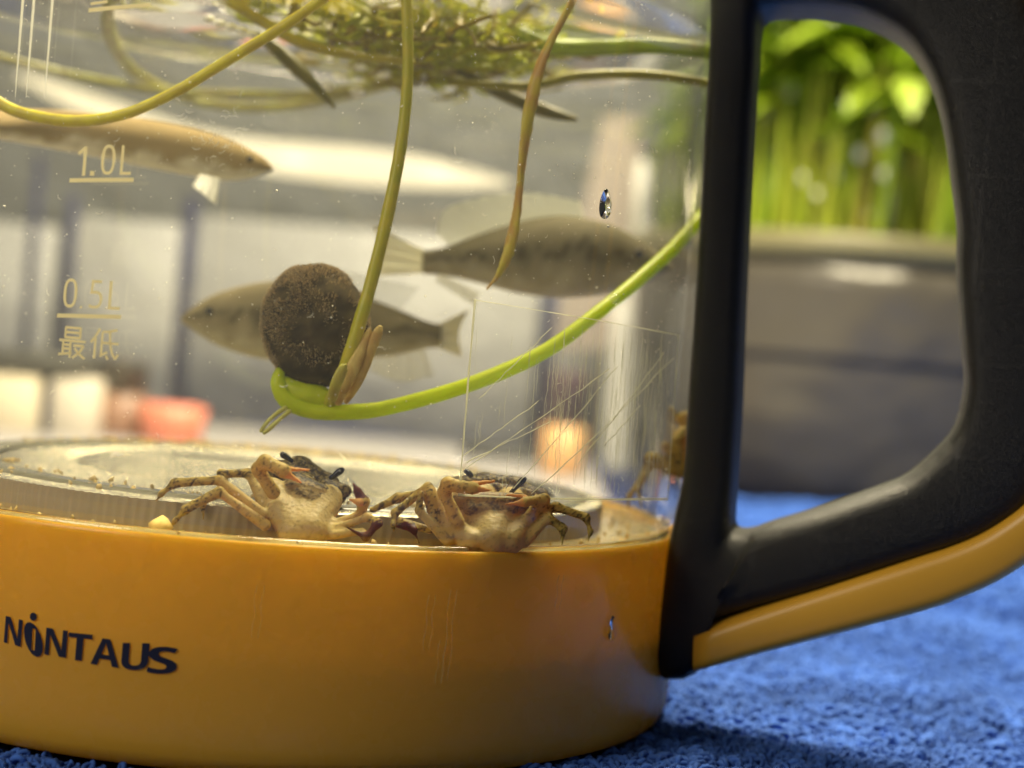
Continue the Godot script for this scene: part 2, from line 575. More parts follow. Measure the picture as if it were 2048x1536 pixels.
func reflection_tube() -> void:
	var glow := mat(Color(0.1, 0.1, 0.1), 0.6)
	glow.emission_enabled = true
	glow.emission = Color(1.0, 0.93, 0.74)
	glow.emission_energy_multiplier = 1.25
	var o := thing("reflection_tube", "bent glowing tube standing in for a lamp reflection behind the kettle", "lamp")  # added tube, stands in for the lamp reflected in the water
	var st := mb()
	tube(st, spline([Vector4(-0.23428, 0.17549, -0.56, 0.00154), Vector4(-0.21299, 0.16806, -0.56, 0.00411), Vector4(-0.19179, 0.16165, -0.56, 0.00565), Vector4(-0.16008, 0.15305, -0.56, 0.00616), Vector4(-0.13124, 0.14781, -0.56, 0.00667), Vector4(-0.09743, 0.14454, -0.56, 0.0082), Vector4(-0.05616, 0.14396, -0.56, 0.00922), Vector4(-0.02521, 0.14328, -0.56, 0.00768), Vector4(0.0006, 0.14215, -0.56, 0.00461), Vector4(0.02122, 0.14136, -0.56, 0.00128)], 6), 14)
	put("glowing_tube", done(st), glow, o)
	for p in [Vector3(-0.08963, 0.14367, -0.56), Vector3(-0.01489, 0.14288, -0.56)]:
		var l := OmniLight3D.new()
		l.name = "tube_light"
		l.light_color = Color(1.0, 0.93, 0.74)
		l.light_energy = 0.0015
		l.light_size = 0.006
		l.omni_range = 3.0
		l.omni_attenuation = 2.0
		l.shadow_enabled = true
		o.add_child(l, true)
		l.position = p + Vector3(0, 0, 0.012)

func plant_pot() -> void:
	var rim := Vector3(0.21393, 0.12208, -0.44)
	var c := Vector3(rim.x, -0.006, -0.565)
	var h := rim.y + 0.006
	var o := thing("grey_pot", "round dark grey pot of green sprouts behind the kettle handle", "pot", c)
	var glaze := bumpy(mat(rgb(96, 92, 84), 0.28), noise_tex(0.008, 3, false, 31), 3.0, 0.5)
	var R := 0.125
	var side := []
	for i in 9:
		var t := i / 8.0
		side.append(Vector2(R * (0.86 + 0.14 * sin(t * PI * 0.5)), 0.014 + t * (h - 0.026)))
	put("pot_wall", lathe([Vector2(0.0001, 0.0), Vector2(R * 0.74, 0.0), Vector2(R * 0.81, 0.004)] + side + [Vector2(R * 0.97, h - 0.012), Vector2(R * 0.97, 0.07), Vector2(0.0001, 0.07)], 80), glaze, o)
	put("pot_rim", lathe([Vector2(R * 0.99, h - 0.012), Vector2(R * 1.02, h - 0.0115), Vector2(R * 1.03, h - 0.008), Vector2(R * 1.03, h - 0.002), Vector2(R * 1.015, h), Vector2(R * 0.97, h), Vector2(R * 0.955, h - 0.002), Vector2(R * 0.955, h - 0.012)], 80), mat(rgb(128, 124, 92), 0.35), o)
	var soil := put("soil", lathe([Vector2(R * 0.955, h - 0.016), Vector2(R * 0.6, h - 0.010), Vector2(0.0001, h - 0.008)], 48), bumpy(mat(rgb(52, 46, 22), 0.9), noise_tex(0.05, 4, false, 41), 30.0, 0.6), o)
	# sprouts: stem with two or three leaves; some are copies of the same few
	var protos := []
	for k in 7:
		protos.append(sprout(k))
	var labels := "thin green sprout standing in the grey pot"
	var idx := 0
	for i in 270:
		var a := rng.randf() * TAU
		var r := R * 0.93 * sqrt(rng.randf())
		if i < 140:                                            # the near edge, which shows largest
			a = rng.randf_range(-1.1, 0.9)
			r = R * rng.randf_range(0.62, 0.95)
		var s: Node3D = protos[idx % 7]
		if idx >= 7:
			s = s.duplicate()
			s.name = numbered("green_sprout")
			add_child(s, true)
		s.position = Vector3(c.x - r * sin(a), c.y + h - 0.012, c.z + r * cos(a))
		s.rotation = Vector3(rng.randf_range(-0.12, 0.12), rng.randf() * TAU, rng.randf_range(-0.12, 0.12))
		s.scale = Vector3.ONE * rng.randf_range(0.75, 1.25)
		tag(s, labels, "sprout", "green sprouts in the grey pot")
		idx += 1
	# water drops on the sprouts, coloured white to paint their blurred highlights
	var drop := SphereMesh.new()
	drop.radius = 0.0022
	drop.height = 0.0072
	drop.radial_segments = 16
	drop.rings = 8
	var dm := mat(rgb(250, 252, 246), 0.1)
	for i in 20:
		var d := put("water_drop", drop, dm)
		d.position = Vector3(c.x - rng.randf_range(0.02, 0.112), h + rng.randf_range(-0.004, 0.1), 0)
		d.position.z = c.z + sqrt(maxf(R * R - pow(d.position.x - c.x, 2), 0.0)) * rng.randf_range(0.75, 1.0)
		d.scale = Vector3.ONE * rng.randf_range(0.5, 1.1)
		tag(d, "water drop on the green sprouts, its highlight painted as white", "water drop", "water drops on the sprouts")

func sprout(k: int) -> Node3D:
	var o := thing("green_sprout", "", "")
	var stem_m := mat([rgb(178, 192, 60), rgb(192, 184, 84), rgb(150, 178, 44)][k % 3], 0.35)
	stem_m.backlight_enabled = true
	stem_m.backlight = Color(0.35, 0.45, 0.08)
	var leaf_m := mat([rgb(104, 132, 12), rgb(86, 116, 12), rgb(120, 142, 20)][k % 3], 0.5)
	leaf_m.backlight_enabled = true
	leaf_m.backlight = Color(0.34, 0.44, 0.02)
	leaf_m.cull_mode = BaseMaterial3D.CULL_DISABLED
	var hgt := 0.085 + 0.016 * (k % 4)
	var lean := Vector3(rng.randf_range(-0.012, 0.012), 0, rng.randf_range(-0.012, 0.012))
	var st := mb()
	var pts := [Vector4(0, -0.004, 0, 0.0017), Vector4(lean.x * 0.3, hgt * 0.35, lean.z * 0.3, 0.0016), Vector4(lean.x * 0.6, hgt * 0.7, lean.z * 0.7, 0.0013), Vector4(lean.x, hgt, lean.z, 0.0009)]
	tube(st, spline(pts, 4), 7)
	put("stem", done(st), stem_m, o)
	for i in 3 + k % 2:
		var a := TAU * i / (3 + k % 2) + k
		var base := Vector3(lean.x, hgt * (1.0 - 0.07 * i), lean.z)
		var dir := Vector3(cos(a), 0.35 - 0.3 * (k % 3), sin(a)).normalized()
		var side := dir.cross(Vector3.UP).normalized()
		var L := 0.026 + 0.006 * (k % 3)
		var rows := []
		for r in 7:
			var t := r / 6.0
			var w := 0.0072 * sin(PI * pow(t * 0.94 + 0.04, 0.8))
			var p := base + dir * L * t + Vector3.DOWN * 0.009 * t * t
			rows.append([p - side * w + Vector3.UP * w * 0.3, p, p + side * w + Vector3.UP * w * 0.3])
		var ls := mb()
		grid(ls, rows, false)
		put("leaf", done(ls), leaf_m, o)
	return o

# ---------------------------------------------------------------- kettle
func kettle() -> void:
	var o := thing("electric_kettle", "glass kettle with orange yellow base and black handle on blue towel", "kettle")
	var yellow := mat(rgb(244, 190, 70), 0.5)
	yellow.roughness_texture = noise_tex(0.012, 5, false, 77)
	yellow.uv1_triplanar = true
	yellow.uv1_scale = Vector3.ONE * 22.0
	yellow.subsurf_scatter_enabled = true
	yellow.subsurf_scatter_strength = 0.12
	yellow.backlight_enabled = true
	yellow.backlight = Color(0.95, 0.80, 0.20)
	yellow.clearcoat_enabled = true
	yellow.clearcoat = 0.12
	yellow.clearcoat_roughness = 0.3
	var base_profile := [Vector2(0.0001, 0.0), Vector2(0.0675, 0.0), Vector2(0.0695, 0.0008), Vector2(0.0702, 0.0025)]
	for i in 10: base_profile.append(Vector2(0.0703 - 0.00004 * i, 0.004 + 0.0265 * i / 9.0))
	base_profile += [Vector2(0.06985, 0.0311), Vector2(0.0697, 0.0314), Vector2(0.0693, 0.0315), Vector2(0.0689, 0.0313), Vector2(0.0684, 0.0300), Vector2(0.064, 0.0298), Vector2(0.05, 0.0298), Vector2(0.0001, 0.0298)]
	var base := put("base", lathe(base_profile, 192), yellow, o)
	put("glow_baffle", lathe([Vector2(0.0001, 0.004), Vector2(0.0685, 0.004), Vector2(0.0690, 0.0165), Vector2(0.0560, 0.0215), Vector2(0.0545, 0.0290), Vector2(0.0001, 0.0290)], 64), mat(rgb(200, 180, 130), 0.8), base)  # unseen body added to keep the glow near the base top
	# the maker's lettering on the base
	var ink := mat(rgb(22, 24, 44), 0.4)
	ink.cull_mode = BaseMaterial3D.CULL_DISABLED
	var lr := 0.07036
	var mark_lo: Vector2 = Vector2(-0.32875, 0.01399)
	var mark_hi: Vector2 = Vector2(-0.28075, 0.01406)
	for q in [["N", Vector2(-0.37148, 0.01449), Vector2(-0.33146, 0.0143)], ["N", Vector2(-0.27824, 0.01381), Vector2(-0.23203, 0.01378)], ["T", Vector2(-0.22969, 0.0136), Vector2(-0.18111, 0.0137)], ["A", Vector2(-0.18079, 0.01344), Vector2(-0.12448, 0.01337)], ["U", Vector2(-0.12025, 0.01314), Vector2(-0.06793, 0.01347)], ["S", Vector2(-0.06937, 0.01306), Vector2(-0.01317, 0.01332)]]:
		var st := mb()
		letter(st, q[0], true, q[1], q[2].x, q[2].y - q[1].y, 0.0036, lr)
		put("printed_letter", done(st, false), ink, base)
	var em := mb()
	var ea := (mark_lo.x + mark_hi.x) / 2
	var ey := mark_lo.y + 0.00155
	var pt := func(x: float, y: float) -> Vector3:      # a slanted oval
		return on_wall(ea + (x - y * 0.34) / lr, ey + y, lr)
	var nrow := 28
	for i in nrow:
		var q := []
		for e in [i, i + 1]:
			var y := lerpf(-0.00225, 0.00225, e / float(nrow))
			var w := 0.00138 * sqrt(maxf(0.0, 1.0 - pow(y / 0.00225, 2)))
			q.append([y, w])
		var mid: float = (q[0][0] + q[1][0]) / 2
		if absf(mid) < 0.00145:
			for s in [-1, 1]:
				var c := []
				for e in [0, 1]:
					c.append(pt.call(-q[e][1] if s < 0 else 0.00028 + q[e][0] * 0.3, q[e][0]))
					c.append(pt.call(-0.00022 + q[e][0] * 0.3 if s < 0 else q[e][1], q[e][0]))
				quad(em, c[0], c[1], c[3], c[2])
		else:
			quad(em, pt.call(-q[0][1], q[0][0]), pt.call(q[0][1], q[0][0]), pt.call(q[1][1], q[1][0]), pt.call(-q[1][1], q[1][0]))
	var dotc: Vector2 = Vector2(-0.30887, 0.01858)
	for i in 18:
		var a0 := TAU * i / 18
		var a1 := TAU * (i + 1) / 18
		for p in [Vector2.ZERO, Vector2(cos(a1), sin(a1)), Vector2(cos(a0), sin(a0))]:
			em.add_vertex(on_wall(dotc.x + p.x * 0.00055 / lr, dotc.y + p.y * 0.00055, lr))
	# dried drip marks on the front of the base
	var dry := mat(Color(0.95, 0.85, 0.62, 0.08), 0.6)
	dry.transparency = BaseMaterial3D.TRANSPARENCY_ALPHA
	for q in [[Vector2(0.46224, 0.02559), 0.0075], [Vector2(0.50732, 0.02631), 0.0125], [Vector2(0.49394, 0.01941), 0.006], [Vector2(0.7698, 0.02816), 0.005], [Vector2(0.1288, 0.02596), 0.007]]:
		var ds := mb()
		for s in [-1.0, 1.0]:
			var pts := []
			for i in 9:
				var y: float = q[0].y - q[1] * i / 8.0
				var p := on_wall(q[0].x + s * 0.0065 * (1.0 + 0.35 * sin(i * 1.3 + s)), y, 0.07036 - 0.0000015 * i)
				pts.append(Vector4(p.x, p.y, p.z, 0.00007 + 0.00003 * sin(i * 2.2)))
			tube(ds, pts, 5)
		put("drip_mark", done(ds), dry, base)
	put("printed_mark", done(em, false), ink, base)

	# glass wall: outer and inner skin
	var glass := pane(0.02, Color(0.96, 0.98, 0.94))
	var jug := put("glass_wall", lathe([Vector2(0.0650, 0.0303), Vector2(0.0668, 0.0305), Vector2(0.0682, 0.0318), Vector2(0.0692, 0.0338), Vector2(0.0698, 0.0360), Vector2(WALL_R, 0.039), Vector2(WALL_R, 0.06), Vector2(WALL_R, 0.12), Vector2(WALL_R, 0.165), Vector2(0.0695, 0.1665), Vector2(0.0685, 0.1665), Vector2(0.068, 0.165)], 192), glass, o)
	put("inner_skin", lathe([Vector2(0.0672, 0.0345), Vector2(0.0676, 0.042), Vector2(0.0676, 0.165)], 160), pane(0.02, Color(0.96, 0.98, 0.94)), jug)
	var streak_m := mat(Color(0.92, 0.9, 0.85, 0.35), 0.2)  # pale upright lines that paint reflections in the glass wall
	streak_m.transparency = BaseMaterial3D.TRANSPARENCY_ALPHA
	streak_m.backlight_enabled = true
	streak_m.backlight = Color(1, 1, 0.95)
	for q in [Vector2(-0.45113, 0.09439), Vector2(-0.42353, 0.0944), Vector2(-0.379, 0.09442)]:
		var streak := mb()
		tube(streak, spline([Vector4(0.0702 * sin(q.x), 0.088, 0.0702 * cos(q.x), 0.00004), Vector4(0.0702 * sin(q.x), 0.097, 0.0702 * cos(q.x), 0.00016), Vector4(0.0702 * sin(q.x), 0.112, 0.0702 * cos(q.x), 0.0002), Vector4(0.0702 * sin(q.x), 0.13, 0.0702 * cos(q.x), 0.0002)], 5), 10)
		put("reflection_streak", done(streak), streak_m, jug)
	# thick clear foot of the glass
	var ring := []
	for i in 14:
		var a := TAU * i / 14
		ring.append(Vector2(0.0677 + 0.0007 * cos(a), 0.0312 + 0.0008 * sin(a)))
	var foot := mb()
	var rows := []
	for p in ring:
		var row := []
		for j in 160: row.append(Vector3(p.x * sin(TAU * j / 160), p.y, p.x * cos(TAU * j / 160)))
		rows.append(row)
	grid(foot, rows, true, true)
	put("glass_foot", done(foot), solid_glass(0.05, Color(0.96, 0.98, 0.94)), jug)
	# steel heating plate with its ribbed rim
	var steel := mat(rgb(206, 200, 172), 0.26, 0.75)
	steel.heightmap_enabled = true
	steel.heightmap_texture = noise_tex(0.03, 3, false, 51)
	steel.heightmap_scale = 0.02
	steel.uv1_triplanar = true
	steel.uv1_scale = Vector3(60, 60, 400)
	var plate := put("heating_plate", lathe([Vector2(0.0563, 0.0343), Vector2(0.0561, 0.0346), Vector2(0.0556, 0.0347), Vector2(0.0505, 0.0347), Vector2(0.0500, 0.0341), Vector2(0.0470, 0.0341), Vector2(0.0464, 0.0347), Vector2(0.036, 0.0350), Vector2(0.0354, 0.0345), Vector2(0.0345, 0.0345), Vector2(0.0338, 0.0351), Vector2(0.0001, 0.0352)], 160), steel, o)
	var rib := mb()
	var rr := []
	for y in [0.0303, 0.0344]:
		var row := []
		for j in 720: row.append(on_wall(TAU * j / 720, y, 0.0562 + (0.00022 if j % 3 == 0 else 0.0)))
		rr.append(row)
	grid(rib, rr)
	put("ribbed_rim", done(rib, false), mat(rgb(150, 138, 108), 0.45), plate)
	put("seal_ring", lathe([Vector2(0.0536, 0.0347), Vector2(0.0534, 0.0350), Vector2(0.0482, 0.0350), Vector2(0.0480, 0.0347)], 128), mat(rgb(118, 114, 92), 0.22), plate)

	# volume marks printed on the glass
	# floor of the glass round the plate
	put("glass_floor", lathe([Vector2(0.0665, 0.0304), Vector2(0.0564, 0.0304)], 128), pane(0.35, Color(0.72, 0.73, 0.58), 0.2), jug)
	var print_m := mat(rgb(218, 206, 156), 0.55)
	print_m.backlight_enabled = true
	print_m.backlight = Color(0.7, 0.66, 0.5)
	print_m.cull_mode = BaseMaterial3D.CULL_DISABLED
	var sc := mb()
	var R := 0.07012
	for q in [["1", Vector2(-0.29503, 0.07782), Vector2(-0.27555, 0.07789), 0.0039], ["0", Vector2(-0.24391, 0.07815), Vector2(-0.21487, 0.07827), 0.0040], ["L", Vector2(-0.20362, 0.07832), Vector2(-0.18134, 0.07842), 0.0039],
			["0", Vector2(-0.30148, 0.06021), Vector2(-0.27208, 0.06031), 0.0039], ["5", Vector2(-0.24545, 0.06038), Vector2(-0.2183, 0.06047), 0.0038], ["L", Vector2(-0.20589, 0.06047), Vector2(-0.18144, 0.06054), 0.0038]]:
		letter(sc, q[0], false, q[1], q[2].x, q[2].y - q[1].y, q[3], R)
	for q in [[Vector2(-0.25972, 0.07808), 0.0004], [Vector2(-0.2614, 0.06036), 0.0002]]:
		stroke(sc, Vector2(0, 0), Vector2(1, 0), 1.0, R, q[0].x - q[1] / R, q[0].y + q[1] * 0.5, q[1] * 1.6)
	for q in [[Vector2(-0.3085, 0.07717), Vector2(-0.17451, 0.07779)], [Vector2(-0.3122, 0.05908), Vector2(-0.17728, 0.05964)], [Vector2(-0.29674, 0.09982), Vector2(-0.16893, 0.10086)]]:
		for i in 12:
			var a := lerpf(q[0].x, q[1].x, i / 12.0)
			var b := lerpf(q[0].x, q[1].x, (i + 1) / 12.0)
			var ya := lerpf(q[0].y, q[1].y, i / 12.0)
			var yb := lerpf(q[0].y, q[1].y, (i + 1) / 12.0)
			quad(sc, on_wall(a, ya - 0.00027, R), on_wall(b, yb - 0.00027, R), on_wall(b, yb + 0.00027, R), on_wall(a, ya + 0.00027, R))
	var han := [
		[[0.2, 1.0, 0.8, 1.0], [0.2, 0.84, 0.8, 0.84], [0.2, 0.67, 0.8, 0.67], [0.22, 1.0, 0.22, 0.66], [0.78, 1.0, 0.78, 0.66], [0.0, 0.56, 1.0, 0.56], [0.16, 0.56, 0.16, 0.1], [0.44, 0.56, 0.44, 0.0], [0.16, 0.42, 0.44, 0.42], [0.16, 0.29, 0.44, 0.29], [0.0, 0.08, 0.5, 0.16], [0.56, 0.42, 0.95, 0.42], [0.93, 0.42, 0.8, 0.2], [0.8, 0.2, 0.54, 0.0], [0.6, 0.34, 0.76, 0.16], [0.76, 0.16, 1.0, 0.0]],
		[[0.3, 1.0, 0.16, 0.74], [0.16, 0.74, 0.0, 0.52], [0.16, 0.7, 0.16, 0.0], [0.4, 0.9, 0.4, 0.12], [0.4, 0.9, 0.62, 0.92], [0.62, 0.92, 0.92, 1.0], [0.4, 0.54, 1.0, 0.54], [0.66, 0.94, 0.7, 0.5], [0.7, 0.5, 0.8, 0.2], [0.8, 0.2, 0.92, 0.02], [0.92, 0.02, 1.0, 0.2], [0.36, 0.1, 0.62, 0.24], [0.58, 0.12, 0.66, 0.0]]]
	var at: Array = [Vector2(-0.30273, 0.05364), Vector2(-0.23499, 0.05385)]
	for k in 2:
		for s in han[k]: stroke(sc, Vector2(s[0], s[1]), Vector2(s[2], s[3]), 0.085, R, at[k].x, at[k].y, 0.0040)
	for s in [[0.0, 0.0, 0.7, 0.1], [0.1, 0.55, 0.85, 0.6]]: stroke(sc, Vector2(s[0], s[1]), Vector2(s[2], s[3]), 0.1, R, Vector2(-0.29352, 0.10069).x, Vector2(-0.29352, 0.10069).y, 0.0036)
	put("volume_marks", done(sc, false), print_m, jug)

	# handle: lower and upper bracket, bar and grip as one swept loop, with a yellow trim outside
	var black := bumpy(mat(rgb(11, 11, 12), 0.4), noise_tex(0.2, 3, false, 61), 70.0, 0.014)
	var inner: Array = [Vector2(0.07628, 0.10983), Vector2(0.07658, 0.09931), Vector2(0.07703, 0.08715), Vector2(0.07769, 0.07093), Vector2(0.07858, 0.05469), Vector2(0.07896, 0.04247), Vector2(0.07906, 0.03593), Vector2(0.07964, 0.03403), Vector2(0.08183, 0.03411), Vector2(0.08533, 0.03564), Vector2(0.09264, 0.0388), Vector2(0.10171, 0.04315), Vector2(0.1057, 0.04549), Vector2(0.1095, 0.04962), Vector2(0.11231, 0.05411), Vector2(0.113, 0.06082), Vector2(0.11215, 0.06597), Vector2(0.11032, 0.07768), Vector2(0.10978, 0.08451), Vector2(0.10841, 0.09121), Vector2(0.1066, 0.09932), Vector2(0.10439, 0.10584), Vector2(0.10166, 0.11046), Vector2(0.09835, 0.11365), Vector2(0.09353, 0.11608), Vector2(0.08871, 0.11725), Vector2(0.08154, 0.11747), Vector2(0.07717, 0.1169), Vector2(0.07608, 0.11468)]
	var outer: Array = [Vector2(0.06882, 0.1095), Vector2(0.06912, 0.09891), Vector2(0.06957, 0.08668), Vector2(0.07006, 0.07033), Vector2(0.0703, 0.05392), Vector2(0.07067, 0.0416), Vector2(0.06946, 0.03115), Vector2(0.06851, 0.01032), Vector2(0.07566, 0.01002), Vector2(0.07516, 0.01739), Vector2(0.09382, 0.02582), Vector2(0.10886, 0.03282), Vector2(0.1133, 0.03477), Vector2(0.11768, 0.03701), Vector2(0.12192, 0.04025), Vector2(0.12465, 0.0433), Vector2(0.12675, 0.04901), Vector2(0.12707, 0.0553), Vector2(0.12623, 0.06694), Vector2(0.12539, 0.07779), Vector2(0.12463, 0.08864), Vector2(0.12342, 0.09946), Vector2(0.12141, 0.11179), Vector2(0.1167, 0.1225), Vector2(0.10701, 0.12925), Vector2(0.09216, 0.13123), Vector2(0.07792, 0.13088), Vector2(0.0674, 0.13062), Vector2(0.06812, 0.12088)]
	var thick := []
	for i in inner.size(): thick.append(0.0075 if i < 6 else (0.0085 if i < 10 else 0.0095))
	var trim_m := mat(rgb(222, 168, 54), 0.36)
	var hm := put("handle", handle_loop(inner, outer, thick, true), black, o)
	var ti: Array = [Vector2(0.0753, 0.01773), Vector2(0.0845, 0.02241), Vector2(0.09357, 0.02676), Vector2(0.10846, 0.03382), Vector2(0.11275, 0.03582), Vector2(0.11696, 0.0382), Vector2(0.12092, 0.04132), Vector2(0.12367, 0.04414), Vector2(0.12682, 0.04901), Vector2(0.12722, 0.05531), Vector2(0.12638, 0.06695), Vector2(0.12554, 0.0778), Vector2(0.12478, 0.08865), Vector2(0.12357, 0.09946), Vector2(0.12154, 0.11195), Vector2(0.11683, 0.12266), Vector2(0.10715, 0.12941), Vector2(0.0923, 0.1314)]
	var to: Array = [Vector2(0.07577, 0.0107), Vector2(0.08598, 0.01499), Vector2(0.09603, 0.01897), Vector2(0.11036, 0.02478), Vector2(0.1155, 0.0274), Vector2(0.12055, 0.03047), Vector2(0.12544, 0.03459), Vector2(0.13017, 0.03999), Vector2(0.1332, 0.04733), Vector2(0.13352, 0.05592), Vector2(0.13269, 0.06749), Vector2(0.13171, 0.07826), Vector2(0.13058, 0.08903), Vector2(0.12909, 0.10054), Vector2(0.12599, 0.11431), Vector2(0.11925, 0.12725), Vector2(0.10796, 0.13554), Vector2(0.09158, 0.13758)]
	var tk := []
	for i in ti.size(): tk.append(0.0093)
	put("handle_trim", handle_loop(ti, to, tk, false), trim_m, o)

func handle_loop(inner: Array, outer: Array, thick: Array, closed: bool) -> ArrayMesh:
	var dir := Vector3(cos(HANDLE_TURN), 0, sin(HANDLE_TURN))
	var nor := Vector3(-sin(HANDLE_TURN), 0, cos(HANDLE_TURN))
	var rows := []
	var n := inner.size()
	var sides := 28
	for i in (n if closed else n - 1):
		for s in 3:
			var t := s / 3.0
			var a: Vector2 = cat(inner, i, t, closed)
			var b: Vector2 = cat(outer, i, t, closed)
			var h := lerpf(thick[i], thick[(i + 1) % n], t)
			rows.append(handle_ring(a, b, h, dir, nor, sides, 1.0))
	if not closed:
		rows.append(handle_ring(inner[-1], outer[-1], thick[-1], dir, nor, sides, 1.0))
		rows.push_front(handle_ring(inner[0], outer[0], thick[0], dir, nor, sides, 0.01))
		rows.append(handle_ring(inner[-1], outer[-1], thick[-1], dir, nor, sides, 0.01))
	var st := mb()
	grid(st, rows, true, closed)
	return done(st)

func cat(p: Array, i: int, t: float, closed: bool) -> Vector2:
	var n := p.size()
	var g := func(k: int) -> Vector2: return p[posmod(k, n)] if closed else p[clampi(k, 0, n - 1)]
	var a: Vector2 = g.call(i - 1)
	var b: Vector2 = g.call(i)
	var c: Vector2 = g.call(i + 1)
	var d: Vector2 = g.call(i + 2)
	if b.distance_to(c) > 4.0 * minf(a.distance_to(b), c.distance_to(d)) or b.distance_to(c) * 4.0 < maxf(a.distance_to(b), c.distance_to(d)): return b.lerp(c, t)
	return 0.5 * (2.0 * b + (c - a) * t + (2.0 * a - 5.0 * b + 4.0 * c - d) * t * t + (3.0 * b - a - 3.0 * c + d) * t * t * t)

func handle_ring(a: Vector2, b: Vector2, h: float, dir: Vector3, nor: Vector3, sides: int, k: float) -> Array:
	var row := []
	var mid := (a + b) / 2
	var half := (b - a) / 2
	for j in sides:
		var u := TAU * j / sides
		var x := signf(cos(u)) * pow(absf(cos(u)), 0.55) * k
		var y := signf(sin(u)) * pow(absf(sin(u)), 0.45) * k
		var q := mid + half * x
		row.append(dir * q.x + Vector3(0, q.y, 0) + nor * h * y)
	return row

func water_body() -> void:
	# two skins of the surface a hair apart, drawn up at the glass
	var st := mb()
	for k in 2:
		var rows := []
		var y := WATER_Y - 0.0004 * k
		for r in [0.0002, 0.02, 0.04, 0.055, 0.062, 0.0655, 0.067, 0.0678, 0.068]:
			var row := []
			for j in 128:
				var a := TAU * j / 128
				var lift := 0.0011 * exp((r - 0.068) / 0.0011) + 0.00012 * sin(r * 310.0 + a * 3.0) + 0.0001 * sin(a * 7.0 - r * 200.0)
				row.append(Vector3(r * sin(a), y + lift, r * cos(a)))
			rows.append(row)
		rows.reverse()
		grid(st, rows)
	var haze := FogVolume.new()
	haze.name = "water_haze"
	haze.shape = RenderingServer.FOG_VOLUME_SHAPE_CYLINDER
	haze.size = Vector3(0.134, 0.076, 0.134)
	haze.position = Vector3(0, 0.0745, 0)
	var fg := FogMaterial.new()
	fg.density = 0.5
	fg.albedo = Color(0.97, 0.95, 0.84)
	haze.material = fg
	haze.set_meta("kind", "stuff")
	add_child(haze)
	var m := pane(0.02)
	tag(put("water", done(st), m), "clear water filling the glass kettle", "water", "", "structure")

# ---------------------------------------------------------------- animals
func crab_material() -> StandardMaterial3D:
	var m := vmat(0.45)
	m.metallic_specular = 0.35
	m.backlight_enabled = true
	m.backlight = Color(0.95, 0.80, 0.34)
	m.subsurf_scatter_enabled = true
	m.subsurf_scatter_strength = 0.03
	return m

func crab(label: String, bones: Array, eyes: Array, hairs: Array, seed_: int) -> void:
	var o := thing("crab", label, "crab", Vector3.ZERO, "small crabs in the kettle")
	var n := FastNoiseLite.new()
	n.seed = seed_
	n.noise_type = FastNoiseLite.TYPE_SIMPLEX_SMOOTH
	n.frequency = 0.75
	n.fractal_octaves = 2
	# colours: belly, shell edge, leg, claw, finger, dark claw, upper leg, mouth (shade under the shell painted in)
	var cols := [[Color(0.62, 0.50, 0.20), -0.34, 0.4], [Color(0.30, 0.24, 0.09), 0.2, 0.95], [Color(0.54, 0.42, 0.10), 0.02, 0.9], [Color(0.58, 0.47, 0.14), -0.2, 0.7], [Color(0.72, 0.43, 0.13), -0.6, 0.2], [Color(0.13, 0.04, 0.025), 0.0, 0.5], [Color(0.62, 0.50, 0.18), -0.25, 0.5], [Color(0.36, 0.27, 0.10), 0.0, 0.75]]
	put("body", body(bones, 0.00025, 0.0007, cols, n, Color(0.055, 0.045, 0.025)), crab_material(), o)
	var em := mat(rgb(34, 32, 30), 0.25)
	for e in eyes:
		var st := mb()
		tube(st, e, 10, 1.0, 0.0, null, 0.12)
		put("eye", done(st), em, o)
	var hm := mat(rgb(96, 82, 52), 0.6)
	for h in hairs:
		var st := mb()
		tube(st, h, 5)
		put("antenna", done(st), hm, o)

